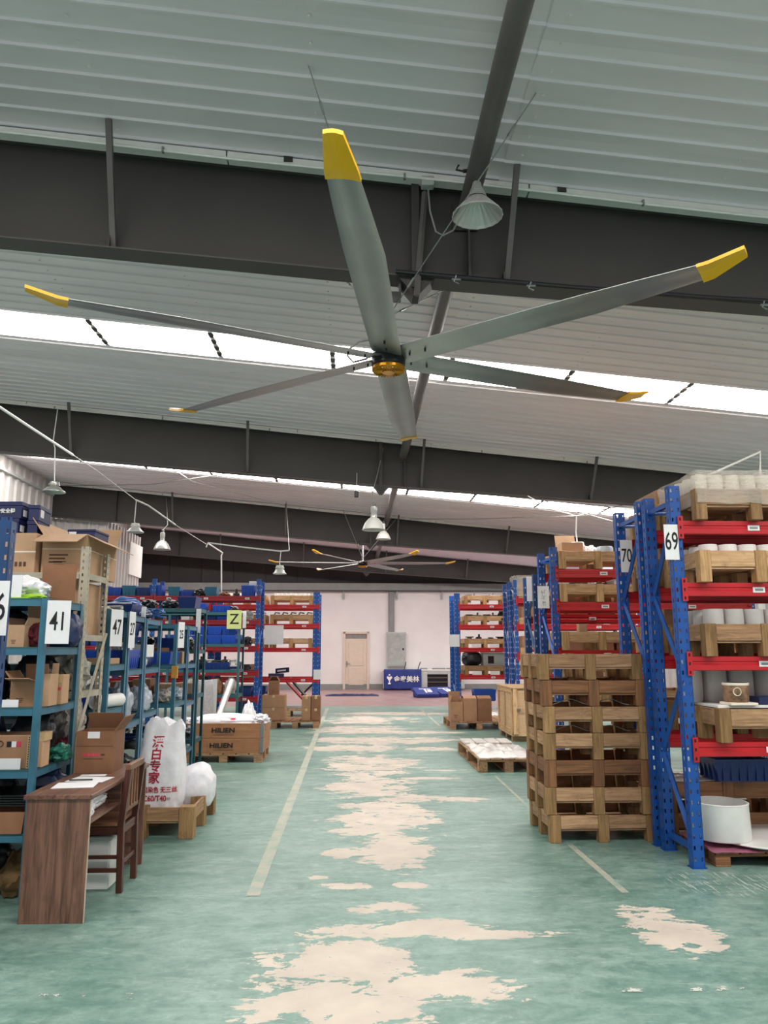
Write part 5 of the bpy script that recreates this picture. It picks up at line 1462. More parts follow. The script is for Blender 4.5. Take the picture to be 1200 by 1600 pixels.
# unit 47
zr = [rows[0][5][k] for k in range(4)]
def roll(loc, r, L, label, m, rz=0, group=None):
    t_ = thing('cloth_roll', label, 'roll', loc, rz, group)
    mesh('roll_body', lambda bm: addtube(bm, [(0, -L / 2, r), (0, L / 2, r)], r, 16), m, t_, sm=True)
    mesh('roll_end', lambda bm: addtube(bm, [(0, -L / 2 - .004, r), (0, -L / 2, r)], r * .55, 12), M_GREYL, t_)
    return t_
roll((-2.08, 6.57, zr[1]), .055, .40, 'white cloth roll on the shelf of unit 47', M_WHITE, R(-12))
carton((-2.16, 6.56, zr[2]), .22, .36, .05, 'pale flat carton under the 47 card', M_CARD2, marks=False)
bin_((-2.17, 6.56, zr[1] + .0), .01 + .2, .4, .1, 'blue tray in unit 47 behind the roll', M_BIN).location.x = -2.28
lump((-2.12, 6.50, zr[0]), (.16, .26, .34), 71, M_BAG, 'white plastic bag in unit 47', neck=.6)
carton((-2.26, 6.66, zr[0]), .1, .22, .26, 'brown carton behind the white plastic bag in unit 47', M_CARD3, marks=False)
roll((-2.16, 6.57, zr[3]), .02, .42, 'thin grey rod lying on top of unit 47', M_GREY, R(60))
for k in range(3):
    crumple((-2.25 - k * .25, 6.6 + .02 * k, zr[3] + .004), .4, .4, .05, 70 + k, [M_BAGG, M_HOSED, M_CARD3][k], ['brown rag on top of unit 47 by the aisle', 'navy rag on top of unit 47', 'brown rag on top of unit 47, far side'][k], 'cloth', 'rag')
# unit 27
zr = rows[1][5]
bin_((-2.14, 7.12, zr[2]), .2, .36, .17, 'blue plastic bin standing on end in unit 27', M_BIN)
lump((-2.14, 7.12, zr[2] + .1), (.17, .3, .14), 72, M_FILMW, 'beige bag in the blue bin of unit 27')
lump((-2.12, 7.10, zr[1]), (.18, .34, .34), 73, M_BAGC, 'clear plastic bag bulging out of unit 27')
bin_((-2.38, 7.12, zr[1]), .2, .4, .26, 'navy bin deep in unit 27', M_BIND)
lump((-2.2, 7.12, zr[0]), (.26, .4, .2), 74, M_BAGB, 'black bundle on the lowest shelf of unit 27')
bin_((-2.2, 7.12, zr[2] + .36 - .0), .3, .4, .12, 'dark bin near the top of unit 27', M_BIND).location.z = zr[3] - .18
# unit C (hoses on top)
zr = rows[2][5]
def coil(loc, R0, r, n, label, m, tilt=0, rz=0):
    def fn(bm):
        pts = []
        for k in range(n * 20 + 1):
            a = k / 20 * 2 * math.pi
            rr = R0 * (1 - .05 * math.sin(k * .9)) - .012 * (k / 20)
            pts.append((rr * math.cos(a), rr * math.sin(a), r + .016 * (k / 20) + .006 * math.sin(k * 1.3)))
        addtube(bm, pts, r, 6)
    return tag(mesh('hose_coil', fn, m, None, loc, (tilt, 0, rz), sm=True), label, 'hose')
coil((-2.22, 7.68, 1.80), .17, .018, 6, 'coil of navy hose lying on the slate-blue shelving', M_HOSED)
coil((-2.32, 7.75, 1.90), .15, .015, 4, 'coil of bright blue hose on top of the navy coil', M_HOSE, R(-14))
bin_((-2.22, 7.15, 1.801), .34, .30, .10, 'navy crate on top of unit 27 with dark parts', M_BIND)
for k in range(5): casting((-2.34 + k * .06, 7.12 + .05 * (k % 2), 1.86), .08, k + 60, M_CASTD, NTH[k] + ' dark part in the navy crate on top of unit 27', 'dark parts in the navy crate on unit 27', k % 3)
tag(bx('white_slip', None, -2.07, -2.03, 7.40, 7.41, 1.795, 1.90, M_PAPER), 'white slip in front of the hose coils', 'paper')
tag(bx('wall_strip', None, -2.30, -2.06, 7.0, 7.03, 1.93, 1.94, M_PAPER), 'thin white strip on the navy crate', 'strip').location.z = 1.912
def tangle(loc, label, m, s=.18, seed=0, n=60):
    rnd = random.Random(seed)
    def fn(bm):
        pts = [Vector((0, 0, .5 * s))]
        for k in range(n):
            a = k * .55 + rnd.random()
            rr = s * (.35 + .65 * rnd.random())
            pts.append(Vector((rr * math.cos(a), rr * .8 * math.sin(a), s * (.12 + .5 * rnd.random()))))
        # smooth by midpoints
        for _ in range(2):
            q = []
            for a, b in zip(pts, pts[1:]): q += [a * .75 + b * .25, a * .25 + b * .75]
            pts = q
        addtube(bm, pts, .007, 5)
    return tag(mesh('tangled_hose', fn, m, None, loc, sm=True), label, 'hose')
tangle((-2.16, 8.0, 1.795), 'tangle of thin bright blue tubing on the slate-blue shelving', M_HOSE, .20, 3)
bin_((-2.2, 7.70, zr[2]), .26, .44, .1, 'shallow blue bin in the slate-blue shelving', M_BIND)
lump((-2.10, 7.62, zr[2] + .02), (.10, .2, .1), 82, M_FILMW, 'pale bundle in the slate-blue shelving')
lump((-2.12, 7.72, zr[1]), (.2, .34, .26), 83, M_BAGC, 'clear plastic bag on the middle shelf of the slate-blue shelving')
lump((-2.25, 7.6, zr[0]), (.28, .3, .2), 84, M_BAGB, 'black bundle low in the slate-blue shelving')
carton((-2.16, 7.75, zr[2] + .2), .2, .3, .12, 'white box near the top of the slate-blue shelving', M_WHITE, marks=False, tape=False, name='white_box').location.z = zr[2] + .101
coil((-2.2, 7.72, zr[0] + .0), .14, .016, 4, 'black hose coil low in the slate-blue shelving', M_BLACK, 0).location = (-2.22, 7.78, zr[0] + .2)
# fronts of rows D, E (seen through the gap)
def fill(y0, d, tops, names_, seed, xs=(-2.2, -2.45, -2.72, -3.0), unit=''):
    rnd = random.Random(seed)
    for li, z in enumerate(tops):
        for xi, x in enumerate(xs):
            lb_pos = ['nearest the aisle', 'second from the aisle', 'third from the aisle', 'fourth from the aisle', 'fifth from the aisle', 'sixth from the aisle', 'seventh from the aisle', 'eighth from the aisle'][xi]
            lv = ['lowest', 'second', 'third', 'fourth', 'fifth'][li]
            if li == len(tops) - 1: lv = 'top'
            k = rnd.choice(names_[li % len(names_)])
            w_ = .22; dd = d * .8; h_ = rnd.uniform(.12, .2)
            y = y0 + d * .46
            if k == 'bin': bin_((x, y, z), w_, dd, h_, f'blue bin {lb_pos} on the {lv} shelf, {unit[4:]}', M_BIN, ribs=False)
            elif k == 'nbin': bin_((x, y, z), w_, dd, h_, f'navy bin {lb_pos} on the {lv} shelf, {unit[4:]}', M_BIND, ribs=False)
            elif k == 'box': carton((x, y, z), w_, dd, h_, f'brown carton {lb_pos} on the {lv} shelf, {unit[4:]}', rnd.choice([M_CARD, M_CARD3, M_CARD2]), marks=False)
            elif k == 'wbox': carton((x, y, z), w_ * .8, dd, h_, f'white box {lb_pos} on the {lv} shelf, {unit[4:]}', M_WHITE, marks=False, tape=False, name='white_box')
            elif k == 'bag': lump((x, y, z), (w_, dd, h_ * 1.1), seed + li * 7 + xi, M_BAGC, f'clear bag {lb_pos} on the {lv} shelf, {unit[4:]}', amp=.3)
            elif k == 'dark': lump((x, y, z), (w_, dd, h_), seed + li * 9 + xi, M_BAGB, f'dark bundle {lb_pos} on the {lv} shelf, {unit[4:]}', 'bundle', 'dark_bundle', amp=.3)
            elif k == 'grey': lump((x, y, z), (w_, dd, h_), seed + li * 9 + xi, M_BAGG, f'grey bundle {lb_pos} on the {lv} shelf, {unit[4:]}', 'bundle', 'grey_bundle', amp=.3)
            elif k == 'part':
                casting((x, y, z), .15, seed + xi + li, rnd.choice([M_CAST, M_CASTD]), f'metal part {lb_pos} on the {lv} shelf, {unit[4:]}', None, rnd.randrange(3))
fill(8.70, .58, rows[3][5][:3], [['dark', 'wbox'], ['grey', 'bag'], ['bin', 'bin', 'grey']], 101, unit='the orange-tag shelving')
fill(9.32, .50, rows[4][5][:3], [['dark', 'nbin'], ['part', 'bag'], ['box', 'dark']], 111, unit='the unit past the orange tag')
fill(8.70, .58, rows[3][5][3:], [['grey', 'nbin']], 102, xs=(-2.5, -2.8), unit='the orange-tag shelving')
fill(9.95, .45, rows[5][5], [['dark', 'nbin'], ['nbin', 'box'], ['bin', 'dark'], ['grey', 'dark', 'nbin']], 121, unit='the tall teal shelving')
shift_new(_before, .065)
# unit Z
for j in range(2):
    for k in range(4):
        bin_((-2.15 - k * .245, 13.66, ZT[2] + j * .155), .235, .28, .145, f'{["lower", "upper"][j]} blue bin {["nearest the aisle", "second from the aisle", "third from the aisle", "fourth from the aisle"][k]} in the block of bins in unit Z', M_BIN)
for k in range(2):
    bin_((-2.36 - k * .5, 13.68, ZT[1] - .0), .46, .3, .12, ['long blue tray in unit Z below the block of bins, nearer the aisle', 'long blue tray on the shelf of unit Z, farther from the aisle'][k], M_BIND)
for k in range(6): casting((-2.1 - k * .13, 13.68, ZT[1] + .05), .2, k + 80, M_CASTD if k % 3 else M_FILMW, NTH[k] + ' metal part in the long tray of unit Z, from the left', 'metal parts in the long trays of unit Z', k % 3)
for k in range(2):
    bin_((-2.30 - k * .4, 13.7, ZT[3] + .0), .3 - .06 * k, .3, .12 + .04 * k, ['blue bin on top of unit Z near the card', 'second blue bin on top of unit Z'][k], M_BIN)
lump((-2.12, 13.7, ZT[3]), (.2, .3, .12), 91, M_BAGB, 'dark bundle on top of unit Z beside the card', 'bundle')
for k in range(4): lump((-2.12 - .22 * k, 13.7, ZT[0]), (.2, .3, .3), 92 + k, [M_BAGG, M_CARD3, M_BAGB, M_BAGG][k], ['grey bundle in the lower shelf of unit Z by the aisle', 'brown bundle in the lower shelf of unit Z', 'black bundle in the lower shelf of unit Z', 'far grey bundle in the lower shelf of unit Z'][k], 'bundle', 'bundle')
carton((-2.3, 13.7, 0), .5, .4, .3, 'brown carton on the floor in unit Z', M_CARD3, marks=False)
# cardboard tube and leaning silver duct
tb = thing('cardboard_tube', 'tall brown cardboard roll in clear film, behind the plywood crate', 'roll', (xx(321, 12.0, 1080), 12.0, 0))
mesh('tube_body', lambda bm: addlathe(bm, [(.105, 0), (.105, .98), (.085, .98), (.085, .9)], 24, True), M_CARD3, tb, sm=True)
mesh('film_sleeve', lambda bm: addlathe(bm, [(.113, .02), (.113, .98), (.118, 1.04), (.10, 1.05)], 24), M_FOAM, tb, sm=True)
tb2 = thing('cardboard_tube', 'clear film roll standing right behind the brown cardboard roll', 'roll', (xx(334, 12.25, 1080), 12.25, 0))
mesh('tube_body', lambda bm: addlathe(bm, [(.05, 0), (.05, 1.05), (.04, 1.05)], 16, True), M_GREYL, tb2, sm=True)
a, b = at(347, 1150, 12.4), at(362, 1063, 12.9)
a.z = .04
tag(mesh('silver_duct', lambda bm: addtube(bm, [(-2.22, 12.3, .03), tuple(b)], .055, 14), M_REFL, sm=True), 'silver round duct leaning on the shelving marked Z', 'duct')

# racks H and I on the far left
YH = 16.45
LH = [zz(y, YH) for y in (1088, 1048, 1009, 969, 932)]
rack('pallet_rack', 'far left blue-post rack with dark red beams full of bins', [-2.02, -4.22, -6.4], YH, .75, 2.98, LH, detail=False, label_x=(.12, .5, .84), up_w=.09, mb=mat('beam_dark_red_paint', 'a01c28', .4, 0, .08, 5))
for li, z in enumerate(LH):
    rnd = random.Random(li + 5)
    for k in range(8):
        x = -2.26 - k * .26
        if k == 7: x -= .12
        lv = ['lowest', 'second', 'third', 'fourth', 'top'][li]
        pos = ['first from the aisle', 'second from the aisle', 'third from the aisle', 'fourth from the aisle', 'fifth from the aisle', 'sixth from the aisle', 'seventh from the aisle', 'eighth from the aisle'][k]
        kind = {4: ['bin', 'part', 'brag', 'tub', 'dark', 'sbin', 'tub', 'bin'], 3: ['grey', 'dark', 'sbin', 'nbin', 'dark', 'wbox', 'nbin', 'part'],
                2: ['dark', 'bin', 'bin', 'bin', 'nbin', 'wbox', 'bin', 'dark'], 1: ['part', 'nbin', 'grey', 'part', 'dark', 'wbox', 'box', 'grey'], 0: ['nbin', 'dark', 'box', 'grey', 'dark', 'bin', 'box', 'dark']}[li][k]
        y = YH + .25; base = (x, y, z + .001); u = f'{pos} on the {lv} beams of the far left rack'
        if kind == 'bin': bin_(base, .25, .4, .23, 'blue bin ' + u, M_BIN)
        elif kind == 'sbin': bin_(base, .24, .3, .12, 'low blue bin ' + u, M_BIN)
        elif kind == 'nbin': bin_(base, .25, .4, .18, 'navy bin ' + u, M_BIND)
        elif kind == 'tub': bin_(base, .24, .35, .2, 'teal tub ' + u, M_TUB, ribs=False)
        elif kind == 'dark': lump(base, (.24, .35, .2), li * 8 + k, M_BAGB, 'dark bundle ' + u, 'bundle', 'dark_bundle', amp=.35)
        elif kind == 'brag': lump(base, (.25, .35, .1), li * 8 + k, M_CARD3, 'brown bundle ' + u, 'bundle', 'brown_bundle', amp=.35)
        elif kind == 'grey': lump(base, (.25, .35, .22), li * 8 + k, M_BAGG, 'grey bundle ' + u, 'bundle', 'grey_bundle', amp=.35)
        elif kind == 'wbox': carton(base, .18, .3, .16, 'white box ' + u, M_WHITE, marks=False, tape=False, name='white_box')
        elif kind == 'box': carton(base, .24, .35, .22, 'brown carton ' + u, M_CARD3, marks=False)
        elif kind == 'part': casting(base, .2, li * 8 + k, M_CASTD, 'dark metal part ' + u, None, k % 3)
    for k in range(6):   # bay farther from the aisle
        x = -4.46 - k * .30
        lv = ['lowest', 'second', 'third', 'fourth', 'top'][li]
        bin_((x, YH + .25, z + .001), .27, .4, .22 if k % 2 else .18, f'{["first", "second", "third", "fourth", "fifth", "sixth"][k]} bin of the inner bay, {lv} beams, far left rack', [M_BIN, M_BIND, M_TUB][(k + li) % 3] if li == 4 else [M_BIND, M_BIN][(k + li) % 2], ribs=(li == 4))
carton((-2.17, YH + .28, LH[4] + .24), .16, .16, .09, 'small red and white box atop the blue bin of the far left rack', M_WHITE, marks=False, tape=False, name='red_white_box')
YI = 18.0
LI = [zz(y, YI) for y in (1059, 1012, 975, 945)]
rack('pallet_rack', 'left blue pallet rack with bright red beams beside the end-wall door', [-.86, -3.25, -5.65], YI, .95, 2.82, LI, detail=False, label_x=(.14, .55), up_w=.15)
for lv in range(1, 4):
    for c in range(4):
        x = -1.44 - c * 1.08 - (.30 if c > 1 else 0)
        wh = ['nearest the aisle', 'second from the aisle', 'third from the aisle', 'fourth from the aisle'][c]
        tray_pallet((x, YI + .42, LI[lv] + .001), f'tray pallet {wh} on the {names[lv]} beams of the left bright red rack', w=.98, d=.8, h=.215, m=PINE)
        if c < 2 and lv == 3:
            potrow(x - .42, x + .42, 8, YI + .12, LI[lv] + .10, .045, .17, M_WHITE, f'white jars on the top beams of the left bright red rack, pallet {wh}', f'white jar, #, {["aisle", "next"][c]} tray atop left red rack', 2, .14, 'jar', 'jar')
        if c < 2 and lv == 2:
            for k in range(5): tag(mesh('pipe_fitting', lambda bm: addtube(bm, [(-.08, 0, .02), (.0, 0, .16), (.10, 0, .14)], .02, 6), M_STEEL, None, (x - .38 + k * .19, YI + .2, LI[lv] + .11), sm=True), f'bent fitting, {["first", "second", "third", "fourth", "fifth"][k]} in the tray {wh}, third beams, left red rack', 'fitting', f'bent fittings in the tray {wh} on the left rack')
carton((-2.38, YI + .3, LI[0] + .001), .32, .35, .30, 'brown carton on the lowest beams of the left bright red rack', M_CARD2, marks=True)
t_ = thing('navy_box', 'open navy box with printed flap on the lowest beams of the left rack', 'box', (-1.78, YI + .25, LI[0] + .001), R(12))
bx('body', t_, -.17, .17, -.1, .1, 0, .09, M_NAVY, .003); f_ = bx('flap', t_, -.02, .30, -.005, .005, .10, .22, M_NAVY, .002); f_.rotation_euler = (R(20), R(-5), 0)
bx('label_sticker', f_, -.12, .08, -.0065, -.0052, -.02, .02, M_PAPER)
for c in range(3):
    carton((-3.6 - .5 * c, YI + .35, LI[0] + .001), .42, .5, .36, ['brown carton in the inner bay of the left bright rack, first', 'brown carton in the inner bay of the left bright rack, second', 'brown carton in the inner bay of the left bright rack, third'][c], M_CARD3, marks=False)
tag(bx('hanging_paper', None, *(lambda p: (p.x - .22, p.x + .22, YI - .022, YI - .018, p.z - .22, p.z + .22))(at(428, 992, YI)), M_PAPER), 'white sheet hanging from the third red beam of the left rack', 'paper')
card('', at(496, 1054, YI - .04), .1, .18, .22, 'white card low on the aisle post of the left bright red rack')
# floor of rack I : navy bin, folding trestle and pallet
bin_((-2.32, YI + .45, 0), .62, .5, .66, 'tall navy blue bin on the floor under the left bright red rack', M_BIND)
ts = thing('folding_trestle', 'folded red and black scissor trestle under the lowest red beam', 'trestle', (-1.25, YI + .5, 0))
a0 = .0
mesh('leg', lambda bm: addtube(bm, [(-.34, 0, .80), (.22, 0, .22)], .035, 4), M_RED, ts)['label'] = 'red leg'
mesh('leg', lambda bm: addtube(bm, [(-.22, -.1, .85), (.34, -.1, .22)], .035, 4), M_BLACK, ts)['label'] = 'black leg'
mesh('leg', lambda bm: addtube(bm, [(.45, .1, .85), (.0, .1, .40)], .022, 4), M_BLACK, ts)['label'] = 'thin black leg'
bx('foot_bar', ts, -.4, .4, -.2, .2, .16, .22, M_GREYL, .004)
flat_pallet((-1.47, YI + .45, 0), 'pale pallet on the floor under the left bright red rack', w=1.0, d=.8, h=.158, m=PINE)
# far left pallet with cartons
Yp = 15.42
flat_pallet((-1.12, Yp + .45, 0), 'flat pallet with a reddish deck and cartons, left of the aisle', w=.92, d=.9, h=.14, m=OLDPINE, mt=REDPINE)
xa, xb = xx(408, Yp, 1110), xx(444, Yp, 1110)
carton(((xa + xb) / 2, Yp + .32, .141), xb - xa, .42, .24, 'lower of the two wide cartons on the left pallet', M_CARD, marks=False)
carton(((xa + xb) / 2, Yp + .32, .382), xb - xa, .42, .24, 'upper of the two wide cartons on the left pallet', M_CARD, marks=False)
carton((xx(426, Yp, 1075), Yp + .30, .623), .20, .22, .27, 'small upright carton standing on the wide cartons, flaps open', M_CARD3, open_={'b': -40, 'l': -30, 'r': -30}, marks=True)
for k in range(4):
    xk = xx([478, 478, 493, 493][k], Yp, 1120)
    carton((xk, Yp + .22, .141 + (.231 if k % 2 else 0)), .175, .36, .23, ['lower left of the four small cartons at the right of the left pallet', 'upper left of the four small cartons at the right of the left pallet', 'lower right of the four small cartons at the aisle corner of the left pallet', 'upper right of the four small cartons at the aisle corner of the left pallet'][k], M_CARD if k < 2 else M_CARD3, marks=False)
# white bag behind the plywood crate
lump((xx(390, 12.6, 1100), 12.6, 0), (.36, .36, .72), 131, M_BAG, 'white sack with twisted peak standing behind the plywood crate', 'sack', 'white_sack', neck=.45)

# --- plywood collar crate on its pallet
YP = 10.85
hx0, hx1 = xx(287, YP, 1165), xx(411, YP, 1165)
wc = hx1 - hx0; cxm = (hx0 + hx1) / 2
flat_pallet((cxm, YP + .43, 0), 'flat pallet under the plywood collar crate', w=wc - .02, d=.86, h=.12, m=OLDPINE)
bxh = (zz(1129, YP) - .12) / 2
for lv, lb in ((0, 'lower plywood collar printed with black capitals'), (1, 'upper plywood collar printed with black capitals')):
    t_ = thing('plywood_collar', lb, 'crate', (cxm, YP, .121 + lv * bxh))
    hh = bxh - .004
    bx('front_board', t_, -wc / 2 + .018, wc / 2 - .018, 0, .018, 0, hh, PLY, .002)
    bx('back_board', t_, -wc / 2 + .018, wc / 2 - .018, .84, .858, 0, hh, PLY, .002)
    bx('side_board', t_, -wc / 2, -wc / 2 + .018, 0, .858, 0, hh, PLY, .002)
    bx('side_board', t_, wc / 2 - .018, wc / 2, 0, .858, 0, hh, PLY, .002)
    text('lettering', 'HILIEN', .085, M_INK, t_, (-.01 if lv else -.03, -.004, hh * .52), bold=.03, sx=1.25)
    bx('underline', t_, -.14, .14, -.0015, 0, hh * .52 - .06, hh * .52 - .055, M_INK)
    bx('label_sticker', t_, -wc / 2 + .02, -wc / 2 + .11, -.002, 0, hh * .5, hh * .5 + .07, M_PAPER)
    for sx_ in (-1, 1):
        bx('corner_hinge', t_, sx_ * (wc / 2 + .001) - .045 * (sx_ > 0), sx_ * (wc / 2 + .001) + .045 * (sx_ < 0), -.006, -.0005, .005, hh - .002, M_STEEL, .001)
        def hh_(bm):
            for q in range(5): addlathe(bm, [(.006, 0), (.004, .004)], 6, True, True)
        bx('corner_plate', t_, (wc / 2) * sx_ - (0 if sx_ > 0 else .004), (wc / 2) * sx_ + (.004 if sx_ > 0 else 0), .0, .045, .005, hh - .002, M_STEEL)
zc = .121 + 2 * bxh
w1_ = lump((cxm - .02, YP + .30, zc - .10), (wc - .10, .52, .21), 141, M_SACK, 'long white woven sack with red mark lying in the plywood crate', 'sack', 'white_sack', amp=.12, freq=1.6)
def skproj(co, o=w1_, dirv=Vector((0, 1, 0))):
    ok, hit, nrm, _ = o.ray_cast(co - Vector(o.location) - dirv * 1.0, dirv)
    return (Vector(o.location) + hit - dirv * .003) if ok else co
bpy.context.view_layer.update()
rm = mesh('red_mark', lambda bm: [addbox(bm, cxm - .06 + k * .025, cxm - .036 + k * .025, YP + .04, YP + .041, zc + .02, zc + .06) for k in range(8)], M_REDINK)
for v in rm.data.vertices: v.co = skproj(v.co)
rm.parent = w1_; rm.matrix_parent_inverse = Matrix.Translation(-Vector(w1_.location))
rm['label'] = 'red printed band'
lump((hx1 - .06, YP + .22, zc - .02), (.26, .34, .13), 143, M_SACK, 'loose gathered end of white sacking at the right rim of the crate', 'sack', 'white_sack', amp=.45, freq=3)
lump((hx0 + .08, YP + .25, zc - .03), (.24, .34, .10), 144, M_SACK, 'loose white sacking at the left rim of the crate', 'sack', 'white_sack', amp=.45, freq=3)
lump((cxm + .0, YP + .6, zc - .12), (wc - .12, .36, .2), 145, M_SACK, 'second white sack lying at the back of the plywood crate', 'sack', 'white_sack', amp=.12)

# --- white sacks on the small tray pallet
tp = tray_pallet((-1.53, 7.12, 0), 'narrow tray pallet holding the white printed sack', w=.50, d=1.04, h=.245, m=OLDPINE, nx=2, ny=3, bw=.12, rim=.45)
SX, SY, SZ0, SH_ = -1.625, 6.88, .14, .80
def sackf(u, v):
    """u angle, v 0..1 height -> surface of the standing sack"""
    w = .19 + .012 * math.sin(v * 6) - .02 * max(0, v - .8) * 5 * .5
    d = (.15 - .11 * max(0, v - .55) ** 1.3 * 2.0 + .015 * math.sin(v * 5))
    d = max(d, .035)
    c, s = math.cos(u), math.sin(u)
    x = w * math.copysign(abs(c) ** .55, c); y = d * math.copysign(abs(s) ** .75, s)
    q = (x / .19 + 1) * 35
    prof = [(-5, 34), (0, 26), (8, 12), (18, 0), (28, 6), (35, 2), (44, 15), (50, 11), (59, 5), (66, 14), (70, 32), (76, 40)]
    drop = next((a[1] + (b[1] - a[1]) * (q - a[0]) / (b[0] - a[0]) for a, b in zip(prof, prof[1:]) if a[0] <= q <= b[0]), 36) / 178
    top = SH_ - drop * max(0, (v - .35) / .65) ** 1.5
    z = v * top
    n = noise.noise(Vector((x * 8, y * 8, z * 5))) * .012 + noise.noise(Vector((x * 22, y * 20, z * 9))) * .006
    if v < .12: n += .01 * math.sin(x * 90)
    return Vector((SX + x * (1 + n * 3) + .015 * v, SY + y + (n if s > 0 else -n), SZ0 + z))
def sackm(bm):
    nu, nv = 72, 40
    g = [[bm.verts.new(sackf(2 * math.pi * i / nu, j / nv)) for i in range(nu)] for j in range(nv + 1)]
    for j in range(nv):
        for i in range(nu): bm.faces.new([g[j][i], g[j][(i + 1) % nu], g[j + 1][(i + 1) % nu], g[j + 1][i]])
    bm.faces.new(g[0][::-1]); bm.faces.new(g[-1])
sk = mesh('woven_sack', sackm, M_SACK, sm=True)
tag(sk, 'tall white woven sack with pink-red Chinese lettering standing on the narrow pallet', 'sack')
bpy.context.view_layer.update()
def onsack(co):
    ok, hit, nrm, _ = sk.ray_cast(Vector((co.x, co.y - 1.0, co.z)), Vector((0, 1, 0)))
    return Vector((hit.x, hit.y - .006, hit.z)) if ok else Vector((co.x, SY - .15, co.z))
for k, ch in enumerate('漂白专家'):
    p = at(246 - k * 1.6, 1161 + k * 18.4, SY - .15)
    text('printed_character', ch, .098, M_REDINK, sk, (p.x, p.y, p.z), warp=onsack, bold=.02)
p = at(250, 1234, SY - .15)
text('printed_line', '包染色 无三丝', .052, M_REDINK, sk, (p.x, p.y, p.z), warp=onsack, bold=.02, sx=.86)
p = at(242, 1247.5, SY - .15)
text('printed_line', 'C60/T40', .062, M_REDINK, sk, (p.x, p.y, p.z), warp=onsack, bold=.02, sx=.86)
p = at(263, 1248, SY - .15)
text('printed_line', ':纱', .028, M_INKB, sk, (p.x, p.y, p.z), warp=onsack, sx=1)
s2 = lump((-1.40, 7.28, .13), (.34, .46, .37), 151, M_SACK, 'second white sack slumped behind the printed one', 'sack', 'woven_sack', amp=.1, freq=1.5)

# --- desk and chair
dk = thing('writing_desk', 'reddish wood-grain desk with papers beside the aisle', 'desk', (-1.855, 4.67, 0))
DW, DL, DH = .365, 1.22, zz(1238, 4.67)
bx('end_panel', dk, 0.004, DW - .004, 0, .018, 0, DH - .028, DESK, .001)
bx('end_panel', dk, 0.004, DW - .004, DL - .018, DL, 0, DH - .028, DESK, .001)
bx('back_panel', dk, .03, .045, .018, DL - .018, .25, DH - .03, DESK)
bx('desktop', dk, -.012, DW + .008, -.012, DL + .012, DH - .027, DH, DESK, .003)
bx('under_shelf', dk, .045, DW - .006, .018, .60, DH - .165, DH - .15, DESK)
bx('shelf_divider', dk, .045, DW - .006, .60, .615, DH - .165, DH - .028, DESK)
bx('edge_banding', dk, DW - .0035, DW - .0015, .0005, .0175, .002, DH - .03, mat('pale_edge_band', 'cbb8a4', .5))
for k, (x, y, w_, d_, rz, lb) in enumerate(((.17, .30, .24, .20, 8, 'nearest white sheet of paper on the desk'), (.19, .50, .24, .19, -6, 'second white sheet of paper on the desk'), (.16, .66, .16, .06, 3, 'narrow paper slip on the desk in front of the carton'))):
    t_ = tag(bx('paper_sheet', None, -w_ / 2, w_ / 2, -d_ / 2, d_ / 2, 0, .003, M_PAPER), lb, 'paper')
    t_.location = (-1.855 + x, 4.67 + y, DH + .0025 + .001 * k); t_.rotation_euler = (0, 0, R(rz))
for k in range(0):
    pass
pn_ = tag(mesh('black_pen', lambda bm: addtube(bm, [(-.07, 0, 0), (.07, .012, 0)], .005, 6), M_BLACK, None, (-1.70, 5.10, DH + .012)), 'black pen lying across the papers on the desk', 'pen')
cq = carton((-1.735, 5.56, DH + .001), .25, .24, .27, 'brown carton with red print and a white label standing on the desk', M_CARD3, open_={'r': 35, 'b': -20}, marks=False)
bx('label_sticker', cq, -.05, .03, -.122, -.1205, .225, .268, M_PAPER)
bx('flap_line', cq, -.125, .125, -.1212, -.1204, .172, .175, M_INKB)
for k in range(7): bx('red_print', cq, -.075 + k * .016, -.063 + k * .016, -.1215, -.1203, .11, .128, M_REDINK)
bx('brown_print', cq, .045, .07, -.1215, -.1203, .112, .125, M_INKB)
bx('brown_print', cq, -.07, .06, -.1215, -.1203, .09, .094, M_INKB)
lump((-1.63, 5.10, DH - .149), (.17, .34, .10), 161, M_BAG, 'white plastic bag in the open shelf of the desk', amp=.25)
lump((-1.56, 4.80, DH - .149), (.10, .16, .11), 162, M_BAG, 'small white plastic bag with a handle near the front of the desk shelf', amp=.35, freq=3)
bk_ = thing('white_container', 'white lidded plastic container on the floor under the desk', 'container', (-1.66, 5.42, 0))
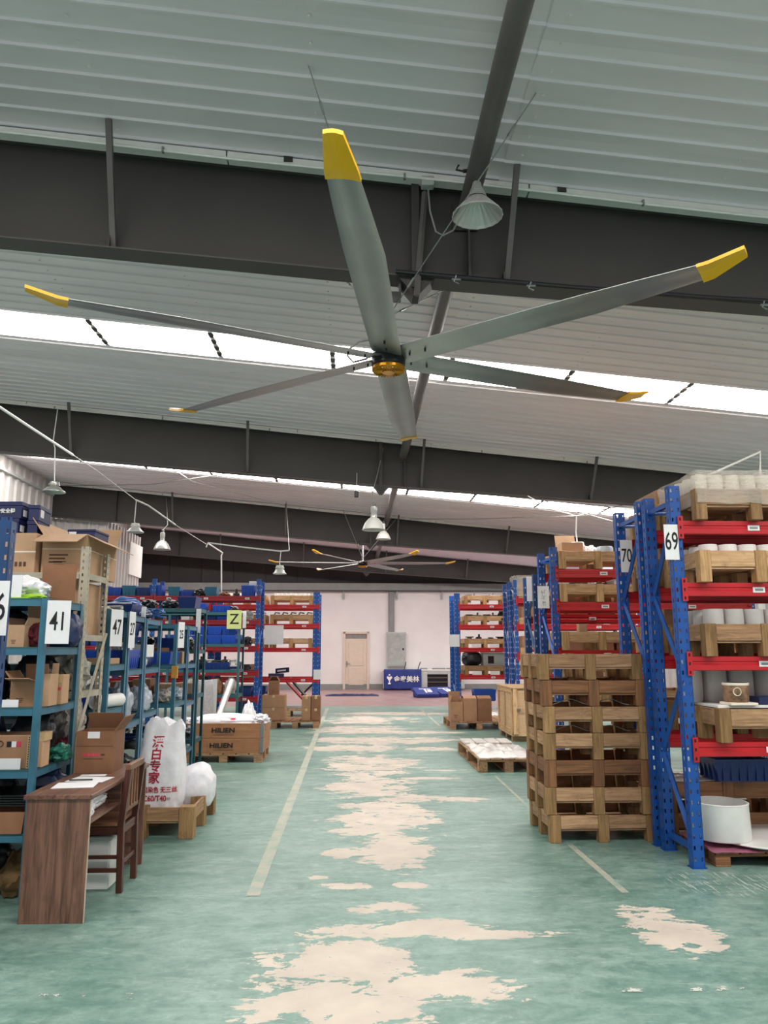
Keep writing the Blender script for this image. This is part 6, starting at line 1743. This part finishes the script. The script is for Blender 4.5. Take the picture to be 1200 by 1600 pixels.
bx('body', bk_, -.12, .12, -.16, .16, 0, .30, M_WHITE, .012); bx('lid', bk_, -.127, .127, -.167, .167, .30, .325, M_GREYL, .006)
chh = thing('wooden_chair', 'dark reddish wooden chair pushed in at the desk', 'chair', (-1.455, 5.22, 0))
CW, CD = .315, .36
for y in (0, CW):
    # rear posts lean slightly back (towards +X)
    def post(bm):
        s = .0185
        prof = [(0, 0), (-.012, .40), (.02, .74)]
        for (xa_, za), (xb_, zb_) in zip(prof, prof[1:]):
            v = [bm.verts.new(p) for p in ((xa_ - s, -s, za), (xa_ + s, -s, za), (xa_ + s, s, za), (xa_ - s, s, za), (xb_ - s, -s, zb_), (xb_ + s, -s, zb_), (xb_ + s, s, zb_), (xb_ - s, s, zb_))]
            for f in ((3, 2, 1, 0), (4, 5, 6, 7), (0, 1, 5, 4), (1, 2, 6, 5), (2, 3, 7, 6), (3, 0, 4, 7)): bm.faces.new([v[q] for q in f])
    mesh('leg', post, CHAIRW[2], chh, (0, y, 0), key='chairpost')
    bx('leg', chh, -CD - .018, -CD + .018, y - .018, y + .018, 0, .40, CHAIRW, .002)
    bx('side_rail', chh, -CD + .018, -.03, y - .011, y + .011, .345, .395, CHAIRW, .002)
    bx('stretcher', chh, -CD + .018, -.018, y - .010, y + .010, .12, .145, CHAIRW, .002)
    bx('stretcher', chh, -CD + .018, -.022, y - .010, y + .010, .20, .222, CHAIRW, .002)
bx('front_rail', chh, -CD - .010, -CD + .010, .018, CW - .018, .345, .395, CHAIRW, .002)
bx('rear_rail', chh, -.024, -.002, .018, CW - .018, .345, .395, CHAIRW, .002)
bx('stretcher', chh, -.018, .004, .018, CW - .018, .16, .185, CHAIRW, .002)
bx('seat', chh, -CD - .03, -.03, -.02, CW + .02, .396, .42, CHAIRL, .006)
bx('lower_back_rail', chh, -.012, .010, .018, CW - .018, .475, .50, CHAIRL, .002)
tr_ = bx('top_rail', chh, .0, .030, -.012, CW + .012, .73, .775, CHAIRL, .005)
for k in range(4):
    y = .06 + k * .065
    bx('slat', chh, -.002, .012, y - .008, y + .012, .50, .732, CHAIRL, .001)
# second chair behind
